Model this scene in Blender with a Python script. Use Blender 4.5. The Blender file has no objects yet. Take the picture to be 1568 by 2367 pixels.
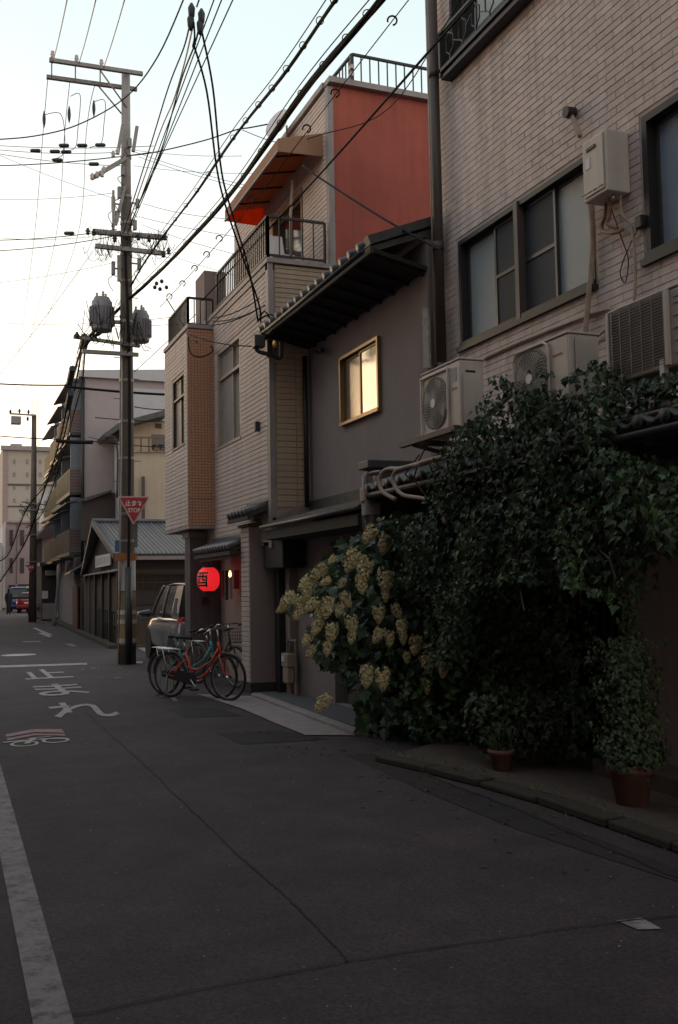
import bpy, bmesh, math, random
from mathutils import Vector, Matrix, noise
random.seed(7)
SC = bpy.context.scene
COL = SC.collection
rad = math.radians
# ---------------------------------------------------------------- camera
EYE = Vector((0, 0, 1.6))
FOC, IW, IH = 2287.0, 1568.0, 2367.0
_Y = Vector((-130 - IW / 2, 1368 - IH / 2, FOC)).normalized()
_n = _Y.cross(Vector((1, -0.018, 0))).normalized()
if _n.y > 0: _n = -_n
_X = _Y.cross(_n)
R3 = Matrix((_X, _Y, _n))                    # camera (right, down, forward) -> world
cam_d = bpy.data.cameras.new('camera'); cam = bpy.data.objects.new('camera', cam_d); COL.objects.link(cam)
cam_d.sensor_width = 36; cam_d.sensor_fit = 'HORIZONTAL'; cam_d.lens = FOC / IW * 36
cam_d.clip_start = 0.05; cam_d.clip_end = 2000
r, d, f = R3 @ Vector((1, 0, 0)), R3 @ Vector((0, 1, 0)), R3 @ Vector((0, 0, 1))
cam.matrix_world = Matrix(((r.x, -d.x, -f.x, EYE.x), (r.y, -d.y, -f.y, EYE.y), (r.z, -d.z, -f.z, EYE.z), (0, 0, 0, 1)))
SC.camera = cam
SC.render.resolution_x, SC.render.resolution_y = 678, 1024
# ---------------------------------------------------------------- world, sun, exposure
SUN_EL, SUN_AZ = rad(4.0), rad(-20)          # azimuth from +Y, negative = left
W = bpy.data.worlds.new('World'); SC.world = W; W.use_nodes = True
nt = W.node_tree; nt.nodes.clear()
sky = nt.nodes.new('ShaderNodeTexSky'); sky.sky_type = 'NISHITA'; sky.sun_disc = False
sky.sun_elevation = SUN_EL; sky.sun_rotation = SUN_AZ; sky.air_density = 1.0; sky.dust_density = 2.2; sky.ozone_density = 1.0; sky.altitude = 60
bg = nt.nodes.new('ShaderNodeBackground'); bg.inputs[1].default_value = 0.15
out = nt.nodes.new('ShaderNodeOutputWorld')
veil = nt.nodes.new('ShaderNodeMix'); veil.data_type = 'RGBA'; veil.inputs[0].default_value = .78     # thin even high cloud in front of the clear sky
stc = nt.nodes.new('ShaderNodeTexCoord'); sep = nt.nodes.new('ShaderNodeSeparateXYZ'); nt.links.new(stc.outputs['Generated'], sep.inputs[0])
vr = nt.nodes.new('ShaderNodeValToRGB'); vr.color_ramp.interpolation = 'EASE'; nt.links.new(sep.outputs[2], vr.inputs[0])
vr.color_ramp.elements[0].position = .0; vr.color_ramp.elements[0].color = (1, .85, .70, 1); vr.color_ramp.elements[1].position = .52; vr.color_ramp.elements[1].color = (.48, .55, .545, 1); e_ = vr.color_ramp.elements.new(1.0); e_.color = (.41, .43, .49, 1)
vs_ = nt.nodes.new('ShaderNodeVectorMath'); vs_.operation = 'SCALE'; vs_.inputs['Scale'].default_value = 4.7; nt.links.new(vr.outputs[0], vs_.inputs[0]); nt.links.new(vs_.outputs[0], veil.inputs[7])
nt.links.new(sky.outputs[0], veil.inputs[6]); nt.links.new(veil.outputs[2], bg.inputs[0]); nt.links.new(bg.outputs[0], out.inputs[0])
sl = bpy.data.lights.new('sun', 'SUN'); sl.energy = 0.08; sl.angle = rad(12); sl.color = (1, .72, .45)
so = bpy.data.objects.new('sun', sl); COL.objects.link(so)
sd = Vector((math.sin(SUN_AZ) * math.cos(SUN_EL), math.cos(SUN_AZ) * math.cos(SUN_EL), math.sin(SUN_EL)))
so.rotation_euler = sd.to_track_quat('Z', 'Y').to_euler()
SC.view_settings.view_transform = 'Standard'; SC.view_settings.look = 'None'
SC.view_settings.exposure = 1.5; SC.view_settings.gamma = 1; SC.view_settings.use_curve_mapping = False
# ---------------------------------------------------------------- measuring helpers
def ray(x, y): return R3 @ Vector((x - IW / 2, y - IH / 2, FOC))
def onX(x, y, X): d = ray(x, y); return EYE + d * (X / d.x)
def onY(x, y, Y): d = ray(x, y); return EYE + d * (Y / d.y)
def onZ(x, y, Z=0.0): d = ray(x, y); return EYE + d * ((Z - EYE.z) / d.z)
def atD(x, y, D): return EYE + ray(x, y) * (D / FOC)
R3T = R3.transposed()
def proj(p):
    c = R3T @ (Vector(p) - EYE)
    if c.z < .1: return None
    return (IW / 2 + FOC * c.x / c.z, IH / 2 + FOC * c.y / c.z)
def seen(p, m=60):
    q = proj(p)
    return q is not None and -m < q[0] < IW + m and -m < q[1] < IH + m
# ---------------------------------------------------------------- materials
MATS = {}
def mat(name, col, rough=.7, var=.12, scale=4, bump=0, bscale=60, metal=0, rnd=0, emit=0, col2=None, stretch=None, streak=0, spec=.5, trans=0):
    if name in MATS: return MATS[name]
    m = bpy.data.materials.new(name); m.use_nodes = True; MATS[name] = m
    n, l = m.node_tree.nodes, m.node_tree.links
    b = n['Principled BSDF']; b.inputs['Roughness'].default_value = rough; b.inputs['Metallic'].default_value = metal
    b.inputs['Specular IOR Level'].default_value = spec
    tc = n.new('ShaderNodeTexCoord'); src = tc.outputs['Object']
    if stretch:
        mp = n.new('ShaderNodeMapping'); mp.inputs['Scale'].default_value = stretch; l.new(src, mp.inputs[0]); src = mp.outputs[0]
    nz = n.new('ShaderNodeTexNoise'); nz.inputs['Scale'].default_value = scale; nz.inputs['Detail'].default_value = 6; nz.inputs['Roughness'].default_value = .65
    l.new(src, nz.inputs['Vector'])
    mr = n.new('ShaderNodeMapRange'); mr.inputs[1].default_value = .3; mr.inputs[2].default_value = .7; l.new(nz.outputs[0], mr.inputs[0])
    mx = n.new('ShaderNodeMix'); mx.data_type = 'RGBA'
    c2 = col2 or tuple(min(1, c * (1 + var)) for c in col); c1 = col if col2 else tuple(c * (1 - var) for c in col)
    mx.inputs[6].default_value = (*c1, 1); mx.inputs[7].default_value = (*c2, 1)
    l.new(mr.outputs[0], mx.inputs[0]); res = mx.outputs[2]
    if streak:
        g = n.new('ShaderNodeNewGeometry'); mp2 = n.new('ShaderNodeMapping'); mp2.inputs['Scale'].default_value = (5, 5, .35); l.new(g.outputs['Position'], mp2.inputs[0])
        n2 = n.new('ShaderNodeTexNoise'); n2.inputs['Scale'].default_value = 1.6; n2.inputs['Detail'].default_value = 5; l.new(mp2.outputs[0], n2.inputs['Vector'])
        r2 = n.new('ShaderNodeMapRange'); r2.inputs[1].default_value = .42; r2.inputs[2].default_value = .72; r2.inputs[3].default_value = 1; r2.inputs[4].default_value = 1 - streak; l.new(n2.outputs[0], r2.inputs[0])
        h2 = n.new('ShaderNodeHueSaturation'); l.new(res, h2.inputs['Color']); l.new(r2.outputs[0], h2.inputs['Value']); res = h2.outputs[0]
    if rnd:
        oi = n.new('ShaderNodeObjectInfo'); rr = n.new('ShaderNodeMapRange'); rr.inputs[3].default_value = 1 - rnd; rr.inputs[4].default_value = 1 + rnd
        l.new(oi.outputs['Random'], rr.inputs[0]); hs = n.new('ShaderNodeHueSaturation'); l.new(res, hs.inputs['Color']); l.new(rr.outputs[0], hs.inputs['Value']); res = hs.outputs[0]
    l.new(res, b.inputs['Base Color'])
    if bump:
        nb = n.new('ShaderNodeTexNoise'); nb.inputs['Scale'].default_value = bscale; nb.inputs['Detail'].default_value = 4; l.new(src, nb.inputs['Vector'])
        bp = n.new('ShaderNodeBump'); bp.inputs['Strength'].default_value = bump; bp.inputs['Distance'].default_value = .01; l.new(nb.outputs[0], bp.inputs['Height']); l.new(bp.outputs[0], b.inputs['Normal'])
    if emit:
        l.new(res, b.inputs['Emission Color']); b.inputs['Emission Strength'].default_value = emit
    if trans: b.inputs['Transmission Weight'].default_value = trans
    return m
ASPH = mat('asphalt', (.040, .0275, .0300), .85, scale=2.2, var=.28, bump=.35, bscale=220)
_n, _l = ASPH.node_tree.nodes, ASPH.node_tree.links; _b = _n['Principled BSDF']; _s = _b.inputs['Base Color'].links[0].from_socket
_v = _n.new('ShaderNodeTexVoronoi'); _v.inputs['Scale'].default_value = 75; _g = _n.new('ShaderNodeNewGeometry'); _l.new(_g.outputs['Position'], _v.inputs['Vector'])
_r = _n.new('ShaderNodeMapRange'); _r.inputs[1].default_value = .0; _r.inputs[2].default_value = 1; _r.inputs[3].default_value = .55; _r.inputs[4].default_value = 1.7; _l.new(_v.outputs['Color'], _r.inputs[0])
_n2 = _n.new('ShaderNodeTexNoise'); _n2.inputs['Scale'].default_value = .55; _n2.inputs['Detail'].default_value = 5; _l.new(_g.outputs['Position'], _n2.inputs['Vector'])
_r2 = _n.new('ShaderNodeMapRange'); _r2.inputs[1].default_value = .3; _r2.inputs[2].default_value = .7; _r2.inputs[3].default_value = .72; _r2.inputs[4].default_value = 1.2; _l.new(_n2.outputs[0], _r2.inputs[0])
_m = _n.new('ShaderNodeMath'); _m.operation = 'MULTIPLY'; _l.new(_r.outputs[0], _m.inputs[0]); _l.new(_r2.outputs[0], _m.inputs[1])
_h = _n.new('ShaderNodeHueSaturation'); _l.new(_s, _h.inputs['Color']); _l.new(_m.outputs[0], _h.inputs['Value']); _l.new(_h.outputs[0], _b.inputs['Base Color'])
ASPH2 = mat('asphalt_patch', (.007, .006, .008), .8, scale=3, var=.25, bump=.3, bscale=200)
SEAM = mat('road_seam', (.019, .0135, .0145), .9, scale=8)
CONC = mat('concrete', (.30, .255, .25), .85, scale=6, var=.2, bump=.25, bscale=120)
CONCD = mat('concrete_mossy', (.055, .04, .032), .95, scale=7, col2=(.028, .028, .016), bump=.5, bscale=50)
PAVE = mat('paving', (.075, .052, .042), .9, scale=9, var=.3, bump=.4, bscale=90)
PAINTW = mat('wall_brick_paint', (.60, .485, .45), .75, scale=8, var=.13, bump=.15, bscale=90, rnd=.09, streak=.26)
MORT = mat('wall_mortar', (.44, .35, .32), .95, scale=10, var=.2)
SIDE = mat('siding_beige', (.52, .41, .37), .7, scale=5, var=.10, bump=.12, bscale=70, rnd=.05, streak=.15)
SIDEG = mat('siding_groove', (.32, .245, .215), .95)
SIDEY = mat('siding_sand', (.40, .285, .20), .75, scale=3, var=.07, rnd=.05, streak=.12)
TRIM = mat('trim_grey', (.28, .23, .22), .6, streak=.2)
REDW = mat('wall_red', (.35, .078, .052), .85, scale=1.0, var=.16, bump=.2, bscale=140, streak=.18)
STUC = mat('stucco_grey', (.265, .212, .205), .95, scale=1.3, var=.12, bump=.6, bscale=150, streak=.05)
STUCP = mat('stucco_pink', (.28, .205, .19), .95, scale=3, var=.07, bump=.4, bscale=140, streak=.15)
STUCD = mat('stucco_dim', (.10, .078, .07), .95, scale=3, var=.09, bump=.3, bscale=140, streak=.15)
TILEO = mat('tile_orange', (.50, .23, .13), .5, scale=25, var=.25, rnd=.1)
GROUT = mat('tile_grout', (.20, .14, .11), .9)
DARKF = mat('frame_bronze', (.022, .018, .018), .5, metal=.2)
SASH = mat('sash_bronze', (.085, .075, .073), .4, metal=.3)
ALU = mat('frame_aluminium', (.24, .22, .21), .35, metal=.7)
IRON = mat('iron_dark', (.03, .027, .027), .5, metal=.3)
BROWNP = mat('pipe_brown', (.06, .038, .033), .55, streak=.2)
PIPEB = mat('pipe_beige', (.36, .27, .21), .7, scale=9, var=.25)
KAWARA = mat('roof_tile_grey', (.085, .08, .086), .42, scale=6, var=.3, rnd=.15)
KAWD = mat('roof_tile_dark', (.05, .048, .05), .5, scale=6, var=.3, rnd=.15)
WOODD = mat('wood_dark', (.045, .032, .025), .8, scale=5, var=.35, stretch=(8, 8, .7), rnd=.15)
WOODM = mat('wood_brown', (.075, .042, .027), .75, scale=5, var=.3, stretch=(8, 8, .7), rnd=.15)
ROT = mat('timber_white_worn', (.45, .42, .40), .8, scale=6, col2=(.10, .08, .07), stretch=(20, 20, 2))
ACB = mat('ac_cream', (.56, .47, .41), .5, scale=3, var=.08, streak=.2)
ACG = mat('ac_grille', (.40, .36, .32), .5)
BLACK = mat('black_rubber', (.012, .012, .013), .7)
WIRE = mat('cable_black', (.014, .012, .012), .8, spec=.15)
WIRE_SUNLIT = mat('cable_sunlit', (.22, .15, .10), .5)  # sunlit wires: the sun on them is put into a light brown
STEEL = mat('steel_galvanised', (.21, .185, .175), .5, scale=12, var=.25, metal=.4)
CHROME = mat('chrome', (.6, .6, .6), .2, metal=1)
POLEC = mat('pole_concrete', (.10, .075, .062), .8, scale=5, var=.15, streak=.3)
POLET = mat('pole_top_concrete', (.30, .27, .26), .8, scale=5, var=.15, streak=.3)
TRAF = mat('transformer_grey', (.20, .185, .19), .6, scale=5, var=.2)
PORC = mat('porcelain', (.42, .35, .33), .35)
BLACKP = mat('black_plastic', (.02, .018, .018), .5)
SIGNR = mat('sign_red', (.38, .022, .03), .5, var=.05)
SIGNW = mat('sign_white', (.68, .62, .62), .5, var=.06)
IVY = mat('ivy_leaf', (.020, .046, .016), .45, scale=3.5, col2=(.075, .125, .040), rnd=.55, spec=.32)
HYL = mat('hydrangea_leaf', (.028, .06, .026), .45, scale=7, col2=(.045, .075, .03), rnd=.4)
HYF = mat('hydrangea_floret', (.86, .77, .42), .8, scale=55, col2=(.32, .21, .12), rnd=.15)
STEM = mat('stem_brown', (.06, .04, .025), .9)
TERRA = mat('terracotta', (.15, .048, .027), .9, scale=9, col2=(.20, .10, .07))
CREAM = mat('wall_cream', (.42, .32, .235), .9, var=.05, streak=.1)
GREYB = mat('wall_far_grey', (.33, .27, .27), .9, var=.06)
GREYL = mat('wall_far_lightgrey', (.40, .38, .40), .9, var=.06)
FARB = mat('wall_far_beige', (.38, .32, .275), .9, var=.06)
PINKB = mat('wall_far_pink', (.30, .215, .205), .9, var=.08)
BRNW = mat('wall_far_brown', (.06, .042, .038), .9, var=.08)
def glass(name, col, rough, bump=0, bscale=90, stretch=None, metal=0):
    m = mat(name, col, rough, var=.05, bump=bump, bscale=bscale, stretch=stretch, metal=metal); return m
GLD = glass('glass_dark', (.02, .021, .023), .06)
GLF = glass('glass_frosted', (.30, .33, .35), .22, .5, 160)
GLB = glass('glass_blue_pattern', (.22, .26, .33), .25, .6, 130)
GLM = glass('glass_reflecting', (.55, .52, .48), .12, .14, 9, metal=.65)
GLN = glass('net_screen', (.045, .047, .052), .75)
# road paint: worn paint over asphalt
def paint(name, col, wear=.5, wscale=14):
    m = mat(name, col, .7, var=.1); n, l = m.node_tree.nodes, m.node_tree.links; b = n['Principled BSDF']
    src = b.inputs['Base Color'].links[0].from_socket
    tc = n.new('ShaderNodeNewGeometry'); nz = n.new('ShaderNodeTexNoise'); nz.inputs['Scale'].default_value = wscale * .35; nz.inputs['Detail'].default_value = 12; nz.inputs['Roughness'].default_value = .82
    l.new(tc.outputs['Position'], nz.inputs['Vector'])
    mr = n.new('ShaderNodeMapRange'); mr.inputs[1].default_value = wear - .05; mr.inputs[2].default_value = wear + .09; l.new(nz.outputs[0], mr.inputs[0])
    mx = n.new('ShaderNodeMix'); mx.data_type = 'RGBA'; l.new(mr.outputs[0], mx.inputs[0]); l.new(src, mx.inputs[6]); mx.inputs[7].default_value = (.05, .046, .05, 1)
    l.new(mx.outputs[2], b.inputs['Base Color']); return m
PNT = paint('road_paint', (.31, .275, .28), .55)
PNTW = paint('road_paint_worn', (.19, .165, .165), .52, 22)
PNTP = paint('road_paint_pink', (.28, .14, .15), .56)
PNTY = paint('road_paint_cream', (.38, .35, .31), .68)
# ---------------------------------------------------------------- mesh builder
class MB:
    def __init__(s): s.v, s.f = [], []
    def add(s, vs, fs):
        o = len(s.v); s.v += [tuple(q) for q in vs]; s.f += [tuple(i + o for i in f) for f in fs]; return s
    def box(s, x0, x1, y0, y1, z0, z1):
        return s.add([(x0, y0, z0), (x1, y0, z0), (x1, y1, z0), (x0, y1, z0), (x0, y0, z1), (x1, y0, z1), (x1, y1, z1), (x0, y1, z1)],
                     [(3, 2, 1, 0), (4, 5, 6, 7), (0, 1, 5, 4), (1, 2, 6, 5), (2, 3, 7, 6), (3, 0, 4, 7)])
    def bar(s, p, q, w, h=None, up=(0, 0, 1)):
        p, q = Vector(p), Vector(q); h = h or w; t = (q - p).normalized(); u = Vector(up)
        if abs(t.dot(u)) > .98: u = Vector((1, 0, 0))
        a = t.cross(u).normalized() * w / 2; b = a.cross(t).normalized() * h / 2
        return s.add([p - a - b, p + a - b, p + a + b, p - a + b, q - a - b, q + a - b, q + a + b, q - a + b],
                     [(0, 1, 2, 3), (7, 6, 5, 4), (1, 0, 4, 5), (2, 1, 5, 6), (3, 2, 6, 7), (0, 3, 7, 4)])
    def tube(s, pts, r, seg=7, cap=True):
        pts = [Vector(p) for p in pts]; n = len(pts); rs = r if isinstance(r, (list, tuple)) else [r] * n
        t0 = (pts[1] - pts[0]).normalized(); a = t0.orthogonal().normalized(); o = len(s.v)
        for i, p in enumerate(pts):
            t = (pts[min(i + 1, n - 1)] - pts[max(i - 1, 0)]).normalized()
            a = (a - t * a.dot(t)).normalized(); b = t.cross(a)
            for k in range(seg):
                an = 2 * math.pi * k / seg; s.v.append(tuple(p + (a * math.cos(an) + b * math.sin(an)) * rs[i]))
        for i in range(n - 1):
            for k in range(seg):
                k2 = (k + 1) % seg; s.f.append((o + i * seg + k, o + i * seg + k2, o + (i + 1) * seg + k2, o + (i + 1) * seg + k))
        if cap:
            s.f.append(tuple(o + k for k in range(seg))[::-1]); s.f.append(tuple(o + (n - 1) * seg + k for k in range(seg)))
        return s
    def cyl(s, p, q, r0, r1=None, seg=16): return s.tube([p, q], [r0, r1 if r1 is not None else r0], seg)
    def ring(s, c, nrm, R, r, seg=28, ts=6):
        c, nrm = Vector(c), Vector(nrm).normalized(); a = nrm.orthogonal().normalized(); b = nrm.cross(a); o = len(s.v)
        for i in range(seg):
            t = 2 * math.pi * i / seg; e = a * math.cos(t) + b * math.sin(t)
            for k in range(ts):
                u = 2 * math.pi * k / ts; s.v.append(tuple(c + e * (R + r * math.cos(u)) + nrm * r * math.sin(u)))
        for i in range(seg):
            for k in range(ts):
                i2, k2 = (i + 1) % seg, (k + 1) % ts; s.f.append((o + i * ts + k, o + i2 * ts + k, o + i2 * ts + k2, o + i * ts + k2))
        return s
    def lathe(s, prof, c=(0, 0, 0), seg=24):
        o = len(s.v); n = len(prof)
        for (r, z) in prof:
            for k in range(seg):
                a = 2 * math.pi * k / seg; s.v.append((c[0] + r * math.cos(a), c[1] + r * math.sin(a), c[2] + z))
        for i in range(n - 1):
            for k in range(seg):
                k2 = (k + 1) % seg; s.f.append((o + i * seg + k, o + i * seg + k2, o + (i + 1) * seg + k2, o + (i + 1) * seg + k))
        s.f.append(tuple(o + k for k in range(seg))[::-1]); s.f.append(tuple(o + (n - 1) * seg + k for k in range(seg))); return s
    def prism(s, poly, off):
        poly = [Vector(p) for p in poly]; off = Vector(off); n = len(poly)
        fs = [tuple(range(n)), tuple(range(2 * n - 1, n - 1, -1))] + [(i, i + n, (i + 1) % n + n, (i + 1) % n) for i in range(n)]
        return s.add(poly + [p + off for p in poly], fs)
    def face(s, pts): return s.add(pts, [tuple(range(len(pts)))])
    def build(s, name, m, parent=None, smooth=False, bevel=0, stuff=False, label=None):
        off = Vector((0, 0, 0)); p = parent
        while p is not None: off += p.location; p = p.parent
        me = bpy.data.meshes.new(name); me.from_pydata([tuple(Vector(v) - off) for v in s.v], [], s.f)
        me.materials.append(m)
        bm = bmesh.new(); bm.from_mesh(me); bmesh.ops.recalc_face_normals(bm, faces=bm.faces); bm.to_mesh(me); bm.free()
        if smooth: me.polygons.foreach_set('use_smooth', [True] * len(me.polygons)); me.update()
        o = bpy.data.objects.new(name, me); COL.objects.link(o)
        if parent: o.parent = parent
        if bevel:
            b = o.modifiers.new('bevel', 'BEVEL'); b.width = bevel; b.segments = 2; b.limit_method = 'ANGLE'
        if stuff: o['kind'] = 'stuff'
        if label: o['label'] = label
        return o
def thing(name, label, cat, loc=(0, 0, 0), group=None, rz=0):
    o = bpy.data.objects.new(name, None); COL.objects.link(o); o.empty_display_size = .1
    o.location = loc; o.rotation_euler = (0, 0, rz); o['label'] = label; o['category'] = cat
    if group: o['group'] = group
    return o
def tag(o, label, cat, group=None):
    o['label'] = label; o['category'] = cat
    if group: o['group'] = group
    return o
def struct(o): o['kind'] = 'structure'; return o
def copy_tree(o, parent=None):
    c = o.copy(); COL.objects.link(c); c.parent = parent
    for ch in list(o.children): copy_tree(ch, c)
    return c
# surfaces: plane 'X' = wall at X=c facing -X (a is Y); plane 'Y' = wall at Y=c facing -Y (a is X)
def pb(mb, P, c, a0, a1, z0, z1, d0, d1):
    if P == 'X': return mb.box(c - d1, c - d0, a0, a1, z0, z1)
    return mb.box(a0, a1, c - d1, c - d0, z0, z1)
def pt(P, c, a, z, d=0): return Vector((c - d, a, z)) if P == 'X' else Vector((a, c - d, z))
_unit = {}
def unit(m, bev):
    k = (m.name, bev)
    if k in _unit: return _unit[k]
    b = bev; me = bpy.data.meshes.new('piece_' + m.name)
    v = [(0, 0, 0), (1, 0, 0), (1, 0, 1), (0, 0, 1), (0, -.7, 0), (1, -.7, 0), (1, -.7, 1), (0, -.7, 1),
         (b[0], -1, b[1]), (1 - b[0], -1, b[1]), (1 - b[0], -1, 1 - b[1]), (b[0], -1, 1 - b[1])]
    fs = [(0, 1, 5, 4), (1, 2, 6, 5), (2, 3, 7, 6), (3, 0, 4, 7), (4, 5, 9, 8), (5, 6, 10, 9), (6, 7, 11, 10), (7, 4, 8, 11), (8, 9, 10, 11)]
    me.from_pydata(v, [], fs); me.materials.append(m); _unit[k] = me; return me
def cut(rects, holes, g=0):
    for (h0, h1, k0, k1) in holes:
        nr = []
        for (a0, a1, z0, z1) in rects:
            if a1 <= h0 or a0 >= h1 or z1 <= k0 or z0 >= k1: nr.append((a0, a1, z0, z1)); continue
            zc0, zc1 = max(z0, k0), min(z1, k1)
            if (zc1 - zc0) < .35 * (z1 - z0):      # thin overlap: trim in height
                if zc0 > z0: nr.append((a0, a1, z0, k0 - g))
                else: nr.append((a0, a1, k1 + g, z1))
                continue
            if a0 < h0 - .012: nr.append((a0, h0 - g, z0, z1))
            if a1 > h1 + .012: nr.append((h1 + g, a1, z0, z1))
        rects = nr
    return rects
def courses(a0, a1, z0, z1, bw, bh, gap, holes=(), stagger=True, vg=None):
    vg = gap if vg is None else vg
    out_, z, k = [], z0, 0
    while z + bh * .3 < z1:
        a = a0 - (bw / 2 if stagger and k % 2 else 0)
        while a < a1:
            r0, r1 = max(a, a0), min(a + bw - vg, a1)
            if r1 - r0 > .015: out_.append((r0, r1, z, min(z + bh - gap, z1)))
            a += bw
        z += bh; k += 1
    return cut(out_, holes)
def pieces(parent, name, m, P, c, rects, depth, limit=300, rest='', jit=.0015, cull=True):
    vis = []
    for rc in rects:
        ctr = pt(P, c, (rc[0] + rc[1]) / 2, (rc[2] + rc[3]) / 2)
        if cull and not seen(ctr, 450): 
            if not cull == 2: vis.append((0, rc))
            continue
        q0, q1 = proj(pt(P, c, rc[0], rc[2])), proj(pt(P, c, rc[1], rc[3]))
        s = abs(q0[0] - q1[0]) * abs(q0[1] - q1[1]) if q0 and q1 else 0
        if not seen(ctr, 10): s *= .001
        vis.append((s, rc))
    vis.sort(key=lambda t: -t[0])
    off = Vector((0, 0, 0)); p = parent
    while p is not None: off += p.location; p = p.parent
    me = None
    for s, (a0, a1, z0, z1) in vis[:limit]:
        w, h = a1 - a0, z1 - z0; me = unit(m, (.02, .07))
        o = bpy.data.objects.new(name, me); COL.objects.link(o); o.parent = parent
        dd = depth + random.uniform(-jit, jit)
        if P == 'X': o.rotation_euler = (0, 0, -math.pi / 2); o.location = Vector((c, a1, z0)) - off
        else: o.location = Vector((a0, c, z0)) - off
        o.scale = (w, dd, h)
    if len(vis) > limit:
        mb = MB()
        for s, (a0, a1, z0, z1) in vis[limit:]: pb(mb, P, c, a0, a1, z0, z1, 0, depth + random.uniform(-jit, jit))
        mb.build(rest or name + '_field', m, parent, stuff=True)
def wall(parent, P, c, a0, a1, z0, z1, holes, m, thick=.15, name='wall'):
    As = sorted({a0, a1, *[h[0] for h in holes], *[h[1] for h in holes]}); Zs = sorted({z0, z1, *[h[2] for h in holes], *[h[3] for h in holes]})
    As = [a for a in As if a0 <= a <= a1]; Zs = [z for z in Zs if z0 <= z <= z1]; mb = MB()
    for i in range(len(As) - 1):
        for j in range(len(Zs) - 1):
            am, zm = (As[i] + As[i + 1]) / 2, (Zs[j] + Zs[j + 1]) / 2
            if any(h[0] < am < h[1] and h[2] < zm < h[3] for h in holes): continue
            pb(mb, P, c, As[i], As[i + 1], Zs[j], Zs[j + 1], -thick, 0)
    return mb.build(name, m, parent)
def window(parent, P, c, a0, a1, z0, z1, panes, fm=DARKF, fw=.045, rec=.07, out_=.01, back=True):
    """panes: list of (fraction0, fraction1, glass material, sash depth, midrail bool)"""
    fr = MB()
    pb(fr, P, c, a0, a1, z1 - fw, z1, -rec - .03, out_); pb(fr, P, c, a0, a1, z0, z0 + fw, -rec - .03, out_ + .015)
    pb(fr, P, c, a0, a0 + fw, z0 + fw, z1 - fw, -rec - .03, out_); pb(fr, P, c, a1 - fw, a1, z0 + fw, z1 - fw, -rec - .03, out_)
    fo = fr.build('window', fm, parent)
    A0, A1, Z0, Z1 = a0 + fw, a1 - fw, z0 + fw, z1 - fw
    for (f0, f1, gm, dp, mid) in panes:
        b0, b1 = A0 + (A1 - A0) * f0, A0 + (A1 - A0) * f1; s = .032; sm = MB(); D = -rec + dp
        pb(sm, P, c, b0, b1, Z0, Z0 + s, D - .03, D); pb(sm, P, c, b0, b1, Z1 - s, Z1, D - .03, D)
        pb(sm, P, c, b0, b0 + s, Z0 + s, Z1 - s, D - .03, D); pb(sm, P, c, b1 - s, b1, Z0 + s, Z1 - s, D - .03, D)
        if mid: pb(sm, P, c, b0 + s, b1 - s, (Z0 + Z1) / 2 - .018, (Z0 + Z1) / 2 + .018, D - .03, D)
        sm.build('sash', SASH if fm is DARKF else fm, fo)
        g = MB(); pb(g, P, c, b0 + s, b1 - s, Z0 + s, Z1 - s, D - .022, D - .014); g.build('pane', gm, fo)
    if back:
        k = MB(); pb(k, P, c, a0, a1, z0, z1, -rec - .4, -rec - .35); k.build('window_recess', BLACKP, fo)
    return fo
def text(s, name, m, parent, size, M, ext=.002, wrap=None, sx=1, bold=0, center=True):
    cu = bpy.data.curves.new(name, 'FONT'); cu.body = s; cu.size = size; cu.extrude = ext; cu.offset = bold
    if center: cu.align_x = 'CENTER'; cu.align_y = 'CENTER'
    o = bpy.data.objects.new('tmp', cu); COL.objects.link(o); dg = bpy.context.evaluated_depsgraph_get()
    me = bpy.data.meshes.new_from_object(o.evaluated_get(dg)); bpy.data.objects.remove(o)
    if wrap: 
        bm = bmesh.new(); bm.from_mesh(me); bmesh.ops.triangulate(bm, faces=bm.faces)
        for _ in range(6):
            le = [e for e in bm.edges if e.calc_length() > .018]
            if le: bmesh.ops.subdivide_edges(bm, edges=le, cuts=1); bmesh.ops.triangulate(bm, faces=bm.faces)
        bm.to_mesh(me); bm.free()
        for v in me.vertices: v.co = wrap(v.co)
    off = Vector((0, 0, 0)); p = parent
    while p is not None: off += p.location; p = p.parent
    if M is not None:
        for v in me.vertices: v.co = (M @ Vector((v.co.x * sx, v.co.y, v.co.z))) - off
    me.materials.clear(); me.materials.append(m); me.update()
    o = bpy.data.objects.new(name, me); COL.objects.link(o); o.parent = parent; return o
def railing(parent, p, q, h, sp, m=IRON, r=.009, top=.035, posts=True, low=True, hang=0):
    p, q = Vector(p), Vector(q); L = (q - p).length; n = max(1, round(L / sp)); up = Vector((0, 0, h))
    MB().bar(p + up, q + up, .045, top).build('top_rail', m, parent)
    if low: MB().bar(p + Vector((0, 0, .07)), q + Vector((0, 0, .07)), .03, .03).build('bottom_rail', m, parent)
    for i in range(1, n):
        a = p.lerp(q, i / n); MB().bar(a + Vector((0, 0, .07)), a + up, r * 2, r * 2).build('baluster', m, parent)
    if posts:
        for a in (p, q): MB().bar(a, a + up, .04, .04).build('post', m, parent)
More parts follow.
